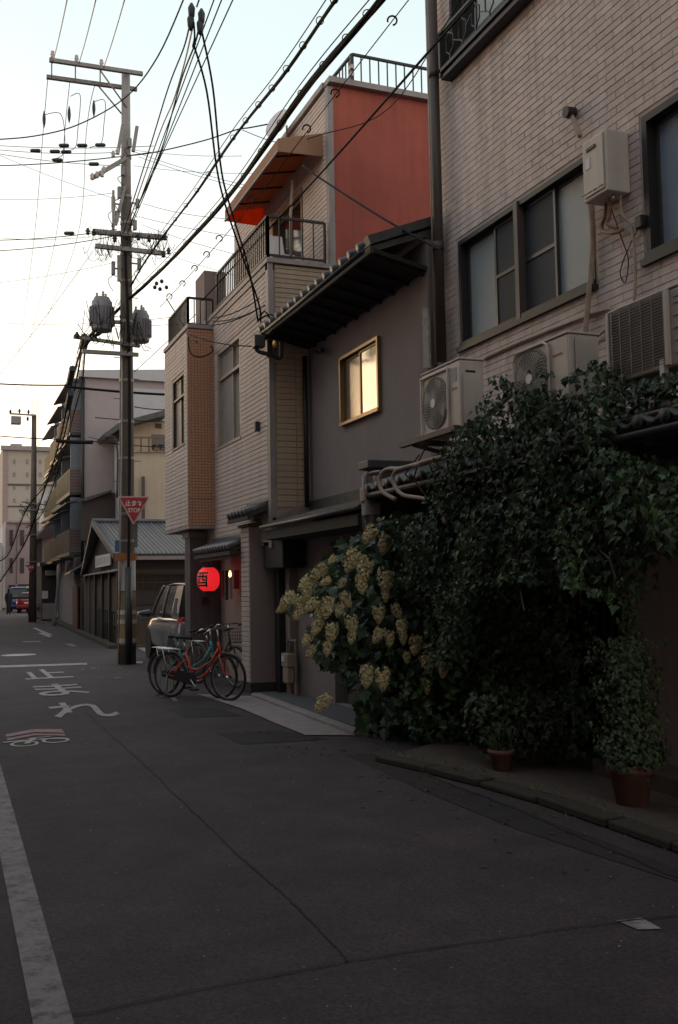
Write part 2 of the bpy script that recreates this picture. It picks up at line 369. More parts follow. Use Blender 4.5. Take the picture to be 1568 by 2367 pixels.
# ================================================================ SETTING: ground
g = MB(); g.face([(-200, -60, 0), (260, -60, 0), (260, 420, 0), (-200, 420, 0)]); struct(g.build('road', ASPH))
def sheet(name, m, pts, z=.004, kind=True, label=None):
    mb = MB(); mb.face([(p[0], p[1], z) for p in pts]); o = mb.build(name, m)
    if kind: struct(o)
    return o
def G(x, y): v = onZ(x, y); return (v.x, v.y)
def ribbon(pts, w, jitter=.02, n=40):
    P = []
    for i in range(n + 1):
        t = i / n * (len(pts) - 1); k = min(int(t), len(pts) - 2); a, b = Vector(pts[k]), Vector(pts[k + 1]); c = a.lerp(b, t - k)
        d_ = (b - a).normalized(); nn = Vector((-d_.y, d_.x)); c += nn * random.uniform(-jitter, jitter) * .6; P.append((c, nn))
    return [tuple(c + nn * w * random.uniform(.3, .7)) for c, nn in P] + [tuple(c - nn * w * random.uniform(.3, .7)) for c, nn in reversed(P)]
def rsheet(name, m, pts, w, z=.004, jitter=.02, n=40):
    rb = ribbon(pts, w, jitter, n); k = len(rb) // 2; mb = MB()
    for i in range(k - 1): mb.face([(*rb[i], z), (*rb[i + 1], z), (*rb[-i - 2], z), (*rb[-i - 1], z)])
    return struct(mb.build(name, m))
rsheet('road_seam', SEAM, [G(199, 1647), G(330, 1765), G(560, 1985), G(690, 2100), G(806, 2225)], .013, jitter=.012, n=70)
rsheet('road_seam', SEAM, [G(167, 2352), G(430, 2297), G(806, 2225), G(1300, 2150), G(1568, 2118)], .010, z=.008, jitter=.012, n=60)
rsheet('road_seam', SEAM, [G(860, 1745), G(1216, 1880), G(1560, 2030)], .03, z=.008, jitter=.02, n=50)
sheet('road_patch', ASPH2, [G(388, 1640), G(500, 1637), G(566, 1656), G(430, 1659)])
sheet('road_patch', ASPH2, [G(502, 1695), G(645, 1689), G(765, 1709), G(560, 1722)])
sheet('road_patch', mat('asphalt_old', (.022, .016, .014), .9, var=.3, bump=.4, bscale=150), [G(860, 1742), G(1000, 1800), G(1216, 1878), G(1568, 2010), G(1568, 2040), G(1200, 1920), G(980, 1830), G(800, 1745)], .004)
# painted markings
sheet('edge_line', PNTW, [(.30, -4), (.45, -4), (.462, 3.9), (.50, 9.8), (.52, 14), (.37, 14), (.345, 9.8), (.322, 3.95)], .006)
sheet('stop_line', PNT, [G(-60, 1541), G(201, 1533), G(202, 1537), G(-60, 1546)], .006)
sheet('road_dash', PNT, [G(1425, 2131), G(1482, 2124), G(1530, 2150), G(1476, 2152)], .006)
for q in ([(75, 1452), (82, 1451), (122, 1468), (112, 1470)], [(87, 1464), (98, 1463), (120, 1472), (112, 1473)]):
    sheet('lane_dash', PNT, [G(*p) for p in q], .006)
sheet('road_dash', PNTW, [G(52, 1483), G(92, 1482), G(96, 1485), G(54, 1485)], .006)
sheet('road_dash', PNTW, [G(150, 1489), G(166, 1488), G(180, 1495), G(166, 1495)], .006)
sheet('zebra_stripe', PNT, [G(308, 1494), G(336, 1494), G(350, 1508), G(347, 1512)], .006)
sheet('zebra_stripe', PNT, [G(312, 1530), G(330, 1530), G(330, 1534), G(312, 1534)], .006)
sheet('zebra_stripe', PNTW, [G(264, 1567), G(280, 1566), G(281, 1568), G(265, 1569)], .006)
sheet('zebra_stripe', PNTW, [G(395, 1612), G(404, 1611), G(412, 1622), G(402, 1623)], .006)
mb = MB(); pc = G(43, 1514.5); mb.face([(pc[0] + .42 * math.cos(a * math.pi / 12), pc[1] + .42 * math.sin(a * math.pi / 12), .006) for a in range(24)]); struct(mb.build('manhole_disc', PNTY))
# pavement marking words, bicycle mark
def groundtext(ch, x0, x1, yb, yt):
    a, b, c = G(x0, yb), G(x1, yb), G((x0 + x1) / 2, yt)
    cx, cy = (a[0] + b[0]) / 2, (a[1] + c[1]) / 2; w, h = abs(b[0] - a[0]), abs(c[1] - a[1])
    o = text(ch, 'road_lettering', PNT, None, 1, None, ext=0, bold=.012)
    me = o.data; xs = [v.co.x for v in me.vertices]; ys = [v.co.y for v in me.vertices]; mx, nx, my, ny = max(xs), min(xs), max(ys), min(ys)
    for v in me.vertices: v.co = Vector((cx + ((v.co.x - nx) / (mx - nx) - .5) * w, cy + ((v.co.y - ny) / (my - ny) - .5) * h, .008))
    struct(o)
groundtext('止', 60, 180, 1572, 1547); groundtext('ま', 95, 225, 1611, 1580); groundtext('れ', 135, 300, 1667, 1621)
def bikemark(px0, px1, py, flip=1, s=1.0, chev=True):
    a, b = G(px0, py), G(px1, py); L = b[0] - a[0]; cx, cy = (a[0] + b[0]) / 2, (a[1] + b[1]) / 2; rw = L * .24; mb = MB()
    def arc(c0, R, w=.04, asp=1.0):
        for i in range(24):
            t0, t1 = i * math.pi / 12, (i + 1) * math.pi / 12
            mb.face([(c0[0] + (R - w) * math.cos(t0), c0[1] + (R - w) * asp * math.sin(t0), .007), (c0[0] + R * math.cos(t0), c0[1] + R * asp * math.sin(t0), .007),
                     (c0[0] + R * math.cos(t1), c0[1] + R * asp * math.sin(t1), .007), (c0[0] + (R - w) * math.cos(t1), c0[1] + (R - w) * asp * math.sin(t1), .007)])
    l, r_ = (cx - L * .27, cy - .03), (cx + L * .27, cy + .06)
    arc(l, rw, .035, 1.3); arc(r_, rw, .035, 1.3)
    for p, q, w in (((l[0] + .02, l[1]), (l[0] + .12, l[1] + .34), .06), ((l[0] + .08, l[1] + .22), (r_[0] - .1, r_[1] + .12), .035), ((r_[0] - .14, r_[1] + .2), (r_[0] + .1, r_[1] + .04), .03), ((l[0] + .06, l[1] + .36), (l[0] + .3, l[1] + .4), .03), ((l[0] - .2, l[1] + .2), (l[0] + .05, l[1] + .24), .06)):
        mb.bar((*p, .007), (*q, .007), w, .002)
    struct(mb.build('bicycle_marking', PNTY if chev else PNTW))
bikemark(22, 165, 1717); bikemark(184, 286, 1546, chev=False)
sheet('chevron_marking', PNTP, [G(12, 1699), G(75, 1687), G(142, 1686.5), G(149, 1695), G(78, 1694), G(15, 1705)], .006)
sheet('chevron_marking', PNTP, [G(15, 1708), G(78, 1697), G(148, 1697.5), G(152, 1702), G(80, 1701), G(18, 1713)], .006)
# near kerb, raised paving on the right, apron
mb = MB(); kx = [(3.62, 8.3), (3.78, 7.6), (3.9, 6.9), (3.97, 6.2), (3.98, 5.4), (3.98, 4.2), (3.98, -2)]
kerb = thing('kerb', 'low mossy stone kerb between the road and potted plants', 'kerb', (3.9, 6, 0))
for i in range(len(kx) - 1):
    (xa, ya), (xb, yb) = kx[i], kx[i + 1]; n = max(1, round(abs(ya - yb) / .6))
    for k in range(n):
        t0, t1 = k / n, (k + .97) / n; p0 = (xa + (xb - xa) * t0, ya + (yb - ya) * t0); p1 = (xa + (xb - xa) * t1, ya + (yb - ya) * t1); w = .17; h = .055 + random.uniform(-.01, .01)
        MB().prism([(p0[0], p0[1], 0), (p0[0] + w, p0[1], 0), (p1[0] + w, p1[1], 0), (p1[0], p1[1], 0)], (0, 0, h)).build('kerb_stone', CONCD, kerb, bevel=.015)
mb = MB(); mb.prism([(3.82, 8.3, 0), (5.9, 9.75, 0), (5.9, -2, 0), (4.16, -2, 0), (4.16, 6.1, 0), (3.98, 7.3, 0)], (0, 0, .05)); struct(mb.build('pavement', PAVE))
MB().box(4.85, 5.25, -2, 6.75, .05, .17).build('doorstep', PAVE)
tag(bpy.data.objects['doorstep'], 'low concrete plinth along the foot of the near wall', 'step')
sheet('concrete_apron', CONC, [G(455, 1606), G(583, 1611), G(816, 1697), G(812, 1702), G(706, 1701.5), G(640, 1675), G(560, 1640)], .012)
ap = MB(); a, b = onZ(583, 1611), onZ(822, 1702); ap.prism([(a.x - .02, a.y, 0), (a.x + .12, a.y, 0), (b.x + .12, b.y, 0), (b.x - .02, b.y, 0)], (0, 0, .05)); struct(ap.build('apron_sill', CONC, bevel=.01))
MB().box(4.25, 4.85, 9.9, 14.2, 0, .035).build('garage_floor', mat('garage_floor_grey', (.09, .09, .095), .8, var=.1)); struct(bpy.data.objects['garage_floor'])
# ================================================================ NEAR PAINTED-BRICK BUILDING (right)
XN = 5.2
nb = thing('brick_building', 'near building of pale painted brick with dark sliding windows', 'building', (XN, 8, 0))
W1 = (6.93, 9.33, 4.14, 5.32); W2 = (3.9, 6.26, 4.14, 5.32); WT = (7.2, 9.38, 7.4, 9.2)
W1o = (6.89, 9.37, 4.09, 5.345); W2o = (3.86, 6.29, 4.09, 5.345)
wall(nb, 'X', XN, -6, 9.8, 2.55, 9.6, [W1, W2, WT], MORT, .3, 'wall')
MB().box(5.5, 8.5, -6, 9.8, 2.55, 9.55).build('wall_core', MORT, nb)
pieces(nb, 'brick', PAINTW, 'X', XN, [r_ for r_ in courses(3.2, 9.78, 2.9, 9.0, .232, .0665, .007, [W1o, W2o, WT], vg=.0035) if seen(pt('X', XN, (r_[0] + r_[1]) / 2, r_[2]), 420)], .008, 300, 'brick_field', jit=.0015)
def soldier(a0, a1, z0, z1):
    out_ = []; a = a0
    while a < a1: out_.append((a, min(a + .058, a1), z0, z1)); a += .068
    return out_
for (wn, gl) in ((W1, 0), (W2, 1)):
    a0, a1, z0, z1 = wn
    if gl == 0:
        window(nb, 'X', XN, a0, a1, z0, z1, [(0, .30, GLF, .01, False), (.26, .50, GLN, .035, True), (.50, .74, GLN, .035, True), (.72, 1, GLF, .01, False)], DARKF, .05, .09)
        MB().box(XN - .03, XN + .05, 8.1, 8.17, z0, z1).build('mullion', mat('frame_brown', (.085, .06, .055), .5), nb)
    else:
        window(nb, 'X', XN, a0, a1, z0, z1, [(0, .5, GLB, .03, False), (.48, 1, GLB, .01, False)], DARKF, .06, .09)
    MB().box(XN - .05, XN + .02, a0 - .03, a1 + .03, z0 - .05, z0 - .004).build('sill', DARKF, nb)
# top window with ornamental guard
window(nb, 'X', XN, 7.2, 9.38, 7.4, 9.2, [(0, .55, GLD, .03, False), (.5, .86, GLF, .01, False), (.84, 1, GLD, .0, False)], DARKF, .05, .12)
gd = thing('window_guard', 'black iron window guard of stretched hexagons on topmost window', 'railing', (XN, 9.35, 7.2))
MB().box(XN - .16, XN - .12, 6.9, 9.38, 7.23, 7.27).build('bottom_rail', IRON, gd); MB().box(XN - .14, XN - .0, 6.9, 9.38, 7.16, 7.2).build('base_channel', IRON, gd)
MB().box(XN - .16, XN - .12, 6.9, 9.38, 7.66, 7.69).build('top_rail', IRON, gd); MB().box(XN - .16, XN, 9.35, 9.38, 7.18, 7.7).build('side_bar', IRON, gd)
for k in range(9):
    y = 9.15 - k * .28; x = XN - .14; h = [(y, 7.34), (y - .08, 7.40), (y - .08, 7.53), (y, 7.59), (y + .08, 7.53), (y + .08, 7.40), (y, 7.34)]
    m_ = MB().tube([(x, a, b) for a, b in h], .009, 5); m_.bar((x, y, 7.25), (x, y, 7.34), .014); m_.bar((x, y, 7.59), (x, y, 7.67), .014); m_.bar((x, y - .08, 7.46), (x, y - .2, 7.46 + (.07 if k % 2 else -.07)), .012); m_.build('hexagon_bar', IRON, gd)
# downspouts at the corner
dp = thing('downspout', 'dark brown round downpipe on the corner of the brick building', 'pipe', (5.1, 9.72, 3.9))
MB().tube([onX(998, -30, 5.08) , onX(1021, 835, 5.08)], .058, 12).build('pipe', BROWNP, dp, True)
for y in (170, 570): p = onX(998.8 + y / 37.6, y, 5.08); MB().cyl(p - Vector((0, 0, .05)), p + Vector((0, 0, .05)), .067, seg=12).build('coupling', BROWNP, dp, True)
dp = thing('thin_conduit', 'thin pale conduit running beside the dark brown downpipe', 'pipe', (5.1, 9.85, 3.9))
MB().tube([onX(985, -30, 5.05), onX(1009, 840, 5.05)], .016, 8).build('pipe', PIPEB, dp, True)
# vertical side strip of far wall end + worn timber
MB().box(5.16, 5.22, 9.79, 9.82, 2.7, 9.6).build('corner_trim', PAINTW, nb)
tag(MB().prism([onX(976, 712, 5.0), onX(988, 712, 5.0), onX(992, 850, 5.0), onX(979, 850, 5.0)], (.03, 0, 0)).build('worn_board', ROT), 'peeling white board standing beside the brown downpipe', 'board')
# water heater
hp = lambda x, y: onX(x, y, XN - .24)
h0, h1 = hp(1345, 330), hp(1397, 297); hy1, hy0 = h0.y, hp(1400, 300).y; hz1, hz0 = hp(1397, 297).z - .0, hp(1397, 443).z
wh = thing('water_heater', 'beige gas water heater box mounted high on the brick wall', 'water heater', (XN - .1, (hy0 + hy1) / 2, hz0))
MB().box(XN - .24, XN - .01, hy0, hy1, hz0, hz1).build('case', ACB, wh, bevel=.012)
mb = MB(); mb.box(XN - .252, XN - .241, hy0 + .03, hy1 - .03, hz0 + .03, hz1 - .02); mb.build('front_cover', ACB, wh, bevel=.01)
MB().box(XN - .262, XN - .253, hy0 + .12, hy1 - .08, hz1 - .11, hz1 - .08).build('exhaust_slot', BLACKP, wh, bevel=.004)
MB().box(XN - .257, XN - .253, hy0 + .2, hy0 + .26, hz0 + .26, hz0 + .35).build('label_plate', SIGNW, wh)
for i in range(4): MB().box(XN - .256, XN - .253, hy0 + .04 + i * .075, hy0 + .10 + i * .075, hz0 + .055, hz0 + .063).build('vent_slit', BLACKP, wh)
hm = (hy0 + hy1) / 2
def smoothp(P_, k=6):
    P_ = [Vector(p) for p in P_]
    if len(P_) < 3: return P_
    Q = []
    for i in range(len(P_) - 1):
        p0, p1, p2, p3 = P_[max(i - 1, 0)], P_[i], P_[i + 1], P_[min(i + 2, len(P_) - 1)]
        for j in range(k): t = j / k; Q.append(.5 * ((2 * p1) + (p2 - p0) * t + (2 * p0 - 5 * p1 + 4 * p2 - p3) * t * t + (3 * p1 - p0 - 3 * p2 + p3) * t ** 3))
    return Q + [P_[-1]]
def T(name, m, pts, r, parent, seg=7): return MB().tube(pts if isinstance(r, list) else smoothp(pts), r, seg).build(name, m, parent, True)
X1 = XN - .08
T('pipe', mat('pipe_copper', (.30, .17, .11), .6, var=.4, scale=20), [(X1, hm + .08, hz0 + .01), (X1, hm + .09, hz0 - .1), (X1, hm + .14, hz0 - .17), (X1, hm + .12, hz0 - .23), (X1, hm - .02, hz0 - .29), (XN - .03, hm - .08, hz0 - .27)], .017, wh)
T('pipe', MATS['pipe_copper'], [(X1 - .03, hm - .02, hz0 + .01), (X1 - .03, hm - .0, hz0 - .14), (X1 - .03, hm + .03, hz0 - .2), (X1, hm - .05, hz0 - .26)], .017, wh)
T('pipe', PIPEB, [(X1, hm - .12, hz0 + .01), (X1, hm - .12, hz0 - .16), (XN - .04, hm - .2, hz0 - .34), (XN - .04, hm - .2, hz0 - .82), (XN - .04, hm - .1, hz0 - .96), (XN - .04, hm + .4, hz0 - 1.1)], .012, wh)
T('valve', CHROME, [(X1 - .06, hm - .1, hz0), (X1 - .06, hm - .1, hz0 - .05)], .014, wh)
T('cable', BLACK, [(X1, hm + .04, hz0), (XN - .03, hm - .05, hz0 - .35), (XN - .03, hm - .12, hz0 - .55), (XN - .03, hm - .07, hz0 - .72), (XN - .03, hm - .01, hz0 - .62), (XN - .03, hm - .1, hz0 - .48), (XN - .03, hm - .26, hz0 - .33)], .005, wh, 5)
tag(MB().box(XN - .06, XN, hm - .33, hm - .25, hz0 - .34, hz0 - .24).build('outdoor_socket', DARKF, bevel=.008), 'small weatherproof power socket on brick wall below heater', 'socket')
up = thing('wall_pipe', 'taped beige pipe bending out of the wall above heater', 'pipe', (XN, hm + .2, hz1))
a = onX(1327, 262, XN - .03)
T('pipe', PIPEB, [onX(1327, 255, XN - .02), onX(1322, 265, XN - .06), onX(1330, 285, XN - .07), onX(1342, 315, XN - .06)], .022, up); MB().cyl(a, a - Vector((.09, 0, 0)), .055, .05, 12).build('hood', DARKF, up)
dn = thing('duct_run', 'long beige pipe duct dropping from the heater to the condensers', 'pipe', (XN, 7, 3.6))
T('pipe', PIPEB, [onX(1364, 462, X1 + .02), onX(1371, 560, X1 + .02), onX(1360, 700, X1 + .02), onX(1353, 775, X1 + .02)], .025, dn)
T('pipe', PIPEB, [onX(1420, 720, XN - .03), onX(1385, 720, XN - .03), onX(1200, 792, XN - .03), onX(1118, 830, XN - .03)], .016, dn)
# ---------------------------------------------------------------- tiled canopy under the condensers
cp = thing('tiled_canopy', 'low dark tiled canopy roof under the condensers, half covered by ivy', 'canopy roof', (4.6, 7, 2.7))
EX, EZ, CZ = 4.2, 2.63, 2.95
n = 0; y = 9.75; tilemesh = None
while y > 3.6:
    y0_, y1_ = y - .26, y
    if tilemesh is None:
        m_ = MB(); N = 6; vs = []
        for i in range(N + 1):
            t = i / N; yy = -t * .262; hh = .045 * math.sin(min(1, t * 1.7) * math.pi) if t < .6 else -.012 * math.sin((t - .6) / .4 * math.pi)
            vs += [(0, yy, hh), (.96, yy, hh + (CZ - EZ)), (0, yy, hh - .03), (.96, yy, hh + (CZ - EZ) - .03)]
        fs = []
        for i in range(N): b = i * 4; fs += [(b, b + 4, b + 5, b + 1), (b + 2, b + 3, b + 7, b + 6), (b, b + 2, b + 6, b + 4), (b + 1, b + 5, b + 7, b + 3)]
        fs += [(0, 1, 3, 2), (N * 4, N * 4 + 2, N * 4 + 3, N * 4 + 1)]
        m_.add(vs, fs); o = m_.build('roof_tile', KAWD, cp, True); o.location = Vector((EX, y, EZ)) - cp.location; o.data.transform(Matrix.Translation(cp.location)); tilemesh = o.data
        o.location = Vector((EX, y, EZ)) - cp.location
    else:
        o = bpy.data.objects.new('roof_tile', tilemesh); COL.objects.link(o); o.parent = cp; o.location = Vector((EX, y, EZ)) - cp.location
    c_ = MB().cyl((EX - .012, y - .078, EZ - .005), (EX + .03, y - .078, EZ + .0), .048, seg=12).build('tile_end', KAWD, cp, True)
    y -= .262; n += 1
MB().box(EX + .02, EX + .06, 3.6, 9.78, EZ - .13, EZ - .035).build('fascia', WOODD, cp); MB().box(EX + .08, 5.19, 3.6, 9.78, EZ - .1, EZ - .06).build('soffit', WOODD, cp)
for k in range(11): MB().bar((EX + .05, 9.6 - k * .55, EZ - .13), (5.2, 9.6 - k * .55, EZ - .06 ), .05, .07).build('rafter', WOODD, cp)
T('gutter', IRON, [(EX + .0, 9.7, EZ - .09), (EX + .0, 3.7, EZ - .09)], .03, cp)
# ground floor behind ivy
gf = thing('ground_floor_wall', 'plain plaster ground floor wall beneath the tiled canopy', 'wall', (5.3, 7, 0))
MB().box(5.22, 5.5, -6, 6.72, .05, 2.55).build('plaster', STUCP, gf); MB().box(5.85, 6.1, 6.72, 9.8, .0, 2.55).build('recess_wall', WOODD, gf); MB().box(5.22, 6.1, 6.6, 6.72, .05, 2.55).build('jamb', STUCP, gf)
MB().box(5.0, 6.1, 9.65, 9.8, .0, 2.55).build('party_wall', STUCD, gf)
lt = thing('wooden_lattice', 'dark red-brown vertical slat lattice in the shadow behind pots', 'lattice', (5.75, 8, .085))
for k in range(22): MB().box(5.74, 5.79, 6.86 + k * .12, 6.91 + k * .12, .05, 2.5).build('slat', WOODM, lt)
for z in (.2, 1.3, 2.3): MB().box(5.795, 5.83, 6.8, 9.6, z, z + .06).build('cross_rail', WOODD, lt)
# ---------------------------------------------------------------- air conditioners
def fan(parent, X, cy, cz, R, m=ACG, spiral=True, square=False):
    m_ = MB()
    for rr in [R * k / 9 for k in range(2, 10)]: m_.ring((X, cy, cz), (1, 0, 0), rr, .0028, 28, 4)
    for k in range(36):
        a = k * math.pi / 18; pts = []
        for j in range(6): t = .18 + .82 * j / 5; b = a + t * .9; pts.append((X - .012 * (1 - t), cy + R * t * math.cos(b), cz + R * t * math.sin(b)))
        m_.tube(pts, .0028, 4)
    m_.build('fan_grille', m, parent); MB().cyl((X - .012, cy, cz), (X - .022, cy, cz), R * .17, seg=20).build('fan_hub', SIGNW, parent)
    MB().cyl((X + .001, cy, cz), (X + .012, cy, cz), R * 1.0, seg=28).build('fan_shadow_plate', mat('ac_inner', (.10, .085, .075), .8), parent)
    bl = MB()
    for k in range(4):
        a = k * math.pi / 2 + .4; bl.face([(X - .001, cy + R * .15 * math.cos(a), cz + R * .15 * math.sin(a)), (X - .001, cy + R * .88 * math.cos(a - .3), cz + R * .88 * math.sin(a - .3)), (X - .004, cy + R * .92 * math.cos(a + .3), cz + R * .92 * math.sin(a + .3)), (X - .004, cy + R * .2 * math.cos(a + .8), cz + R * .2 * math.sin(a + .8))])
    bl.build('fan_blades', mat('ac_blade', (.22, .19, .17), .6), parent)
def acbox(t, X0, X1_, y0, y1, z0, z1):
    MB().box(X0, X1_, y0, y1, z0, z1 - .02).build('case', ACB, t, bevel=.014); MB().box(X0 - .008, X1_ + .008, y0 - .008, y1 + .008, z1 - .018, z1).build('top_panel', ACB, t, bevel=.008)
t = thing('air_conditioner', 'leftmost outdoor air conditioner, fan facing the street, standing on bracket', 'air conditioner', (4.42, 8.14, 2.99), 'condensers on the canopy')
ay0, ay1, az0, az1 = 7.76, 8.53, 2.99, 3.63
acbox(t, 4.3, 4.55, ay0, ay1, az0, az1); fan(t, 4.288, ay1 - .29, az0 + .3, .25)
mr_ = MB(); 
for (a_, b_) in (((ay1 - .56, az0 + .03), (ay1 - .02, az0 + .03)), ((ay1 - .02, az0 + .03), (ay1 - .02, az0 + .58)), ((ay1 - .02, az0 + .58), (ay1 - .56, az0 + .58)), ((ay1 - .56, az0 + .58), (ay1 - .56, az0 + .03))): mr_.bar((4.285, *a_), (4.285, *b_), .02, .02, (1, 0, 0))
mr_.build('grille_frame', ACB, t, bevel=.004)
for z_ in (az1 - .15, az1 - .33): MB().box(4.36, 4.46, ay0 - .006, ay0 - .001, z_, z_ + .035).build('handle_slot', BLACKP, t)
MB().box(4.32, 4.53, ay0 - .02, ay0 - .012, az0 + .03, az0 + .5).build('side_cover', ACB, t, bevel=.008)
MB().box(4.297, 4.2995, ay0 + .06, ay0 + .14, az1 - .2, az1 - .08).build('label_plate', GREYL, t)
MB().box(4.297, 4.2995, ay0 + .05, ay0 + .15, az1 - .28, az1 - .26).build('badge', SIGNR, t)
br = thing('condenser_bracket', 'rusty steel bracket platform carrying the leftmost condenser', 'bracket', (4.4, 8.1, 2.8))
mb = MB(); mb.box(4.16, 5.19, 7.7, 7.76, 2.93, 2.985); mb.box(4.16, 5.19, 8.5, 8.56, 2.93, 2.985); mb.box(4.14, 4.2, 7.6, 8.75, 2.93, 2.98); mb.build('platform', BROWNP, br)
MB().bar((4.3, 7.73, 2.9), (5.18, 7.73, 3.6), .04, .04).build('brace', IRON, br); MB().bar((4.18, 8.5, 2.93), (5.18, 8.52, 2.72), .035, .035).build('brace', IRON, br); MB().bar((4.55, 7.3, 2.86), (5.18, 7.3, 3.65), .035, .035).build('brace', IRON, br)
t = thing('air_conditioner', 'middle outdoor air conditioner, round white-hubbed fan half hidden by ivy', 'air conditioner', (4.42, 6.47, 2.99), 'condensers on the canopy')
ay0, ay1, az0, az1 = 6.096, 6.86, 2.92, 3.46
acbox(t, 4.3, 4.58, ay0, ay1, az0, az1); fan(t, 4.288, ay1 - .27, az0 + .27, .235)
rp = [(4.287, ay1 - .27 + .25 * max(-1, min(1, 1.28 * math.cos(a * math.pi / 16))), az0 + .27 + .25 * max(-1, min(1, 1.28 * math.sin(a * math.pi / 16)))) for a in range(33)]
MB().tube(rp, .011, 6).build('grille_frame', ACB, t)
MB().box(4.37, 4.49, ay0 - .006, ay0 - .001, az1 - .13, az1 - .1).build('handle_slot', BLACKP, t); MB().box(4.35, 4.53, ay0 - .018, ay0 - .012, az0 + .05, az1 - .05).build('side_cover', ACB, t, bevel=.008)
MB().box(4.297, 4.2995, ay0 + .08, ay0 + .2, az1 - .16, az1 - .145).build('badge', SIGNR, t)
t = thing('air_conditioner', 'rightmost outdoor air conditioner with square wire grille on pale legs', 'air conditioner', (4.42, 5.2, 2.7), 'condensers on the canopy')
ay1, az1, az0 = 5.60, 3.47, 2.95; ay0 = 4.55
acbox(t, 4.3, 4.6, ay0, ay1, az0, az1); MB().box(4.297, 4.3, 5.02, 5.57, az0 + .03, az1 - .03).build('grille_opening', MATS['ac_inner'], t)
m_ = MB()
for k in range(24): m_.bar((4.28, 5.0, az0 + .03 + k * .02), (4.28, 5.58, az0 + .03 + k * .02), .004, .004)
for k in range(6): m_.bar((4.276, 5.02 + k * .11, az0 + .02), (4.276, 5.02 + k * .11, az1 - .02), .005, .005)
m_.build('wire_grille', STEEL, t)
MB().bar((4.278, 4.99, az0 + .01), (4.278, 4.99, az1 - .02), .025, .03).build('grille_side', ACB, t); MB().bar((4.278, 5.59, az0 + .01), (4.278, 5.59, az1 - .02), .02, .03).build('grille_side', ACB, t)
for k in range(5): MB().box(4.293, 4.299, 4.62, 4.95, az0 + .08 + k * .08, az0 + .085 + k * .08).build('louvre', ACG, t)
MB().box(4.294, 4.299, 4.8, 4.95, az1 - .08, az1 - .04).build('label_plate', GREYL, t)
for y_ in (4.75, 5.06, 5.58):
    for x_ in (4.3, 4.58): MB().box(x_ - .02, x_ + .02, y_ - .02, y_ + .02, EZ + .05 + (x_ - 4.2) * .3, az0 + .06).build('leg', SIGNW, t)
T('pipe', PIPEB, [onX(1568, 937, 4.25), onX(1480, 962, 4.25), onX(1400, 985, 4.25)], .012, cp)
# hoses over canopy at the left
hs = thing('corrugated_hose', 'looped beige insulated hoses draped over the canopy end', 'hose', (4.15, 9.2, 2.7))
T('hose', PIPEB, [onX(1080, 1042, 4.3), onX(1000, 1062, 4.16), onX(930, 1082, 4.1), onX(895, 1085, 4.08), onX(878, 1105, 4.06), onX(884, 1135, 4.06), onX(915, 1155, 4.1)], .022, hs, 9)
T('hose', PIPEB, [onX(1060, 1050, 4.3), onX(985, 1070, 4.16), onX(938, 1080, 4.05), onX(914, 1090, 4.03), onX(910, 1115, 4.03), onX(930, 1143, 4.05), onX(975, 1152, 4.1), onX(1010, 1165, 4.15), onX(1030, 1210, 4.15)], .02, hs, 9)
# party post with meter pipes
pp = thing('party_post', 'capped dark boundary post at the end of the canopy', 'post', (4.4, 9.9, 0))
MB().box(4.32, 5.1, 9.82, 10.0, 0, 2.86).build('post', STUCD, pp); MB().box(4.26, 5.1, 9.78, 10.06, 2.86, 2.95).build('cap', KAWD, pp, bevel=.01)
eb = thing('electric_boxes', 'weathered grey meter boxes and pipes fixed to the boundary post', 'meter', (4.27, 9.8, 2.2))
for (x0, y0, x1, y1, c_) in ((838, 1128, 862, 1160, PIPEB), (856, 1130, 878, 1172, STUCP), (842, 1158, 858, 1192, GREYB), (858, 1170, 876, 1190, PIPEB)):
    a, b = onY(x0, y1, 9.7), onY(x1, y0, 9.7); MB().box(a.x, b.x, 9.66, 9.78, a.z, b.z).build('box', c_, eb, bevel=.012)
for (x0, r_) in ((843, .03), (866, .018), (874, .016)): T('pipe', TRIM if r_ > .02 else PIPEB, [onY(x0, 1100, 9.76), onY(x0, 1225, 9.76)], r_, eb)
T('pipe', STEEL, [onY(845, 1225, 9.74), onY(845, 1105, 9.74), onY(855, 1095, 9.74), onY(880, 1090, 9.6)], .02, eb)
# ================================================================ GREY STUCCO HOUSE
XG = 5.05
gh = thing('grey_house', 'grey stuccoed house with deep tiled eave and one small window', 'house', (XG, 12, 0))
WG = (10.95, 12.42, 3.74, 4.72)
WGh = (11.12, 12.42, 3.75, 4.70)
wall(gh, 'X', XG, 9.82, 13.74, 2.7, 5.5, [WGh], STUC, .3, 'upper_wall')
MB().box(5.36, 8.5, 9.82, 13.74, 0, 5.45).build('wall_core', STUC, gh)
wo = window(gh, 'X', XG, *WGh, [(0, .52, GLM, .03, False), (.47, 1, mat('glass_half_reflecting', (.30, .26, .22), .16, bump=.1, bscale=8, metal=.35), .005, False)], mat('frame_bronze_goldlit', (.22, .15, .08), .35, metal=.8), .04, .02, .05)  # dark bronze frame; the gold light on it is put into its colour
# roof with eave
RX, RZ = 4.35, 5.38
MB().prism([(RX + .03, 9.82, RZ - .03), (8.0, 9.82, RZ + 1.35), (8.0, 9.82, RZ + 1.28), (RX + .03, 9.82, RZ - .1)], (0, 4.1, 0)).build('roof_deck', KAWD, gh)
y = 13.85; k = 0
while y > 9.95:
    m_ = MB(); m_.tube([(RX - .03, y, RZ + .012), (RX + .3, y, RZ + .14), (RX + 3.6, y, RZ + 1.42)], .062, 9); m_.build('roof_tile', KAWARA, gh, True); 
    MB().prism([(RX - .0, y - .26, RZ - .02), (RX + 3.6, y - .26, RZ + 1.36), (RX + 3.6, y - .0, RZ + 1.36), (RX, y, RZ - .02)], (0, 0, .02)).build('pan_tile', KAWD, gh)
    y -= .27; k += 1
MB().box(RX - .0, RX + .04, 9.8, 13.9, RZ - .12, RZ - .035).build('fascia', WOODD, gh)
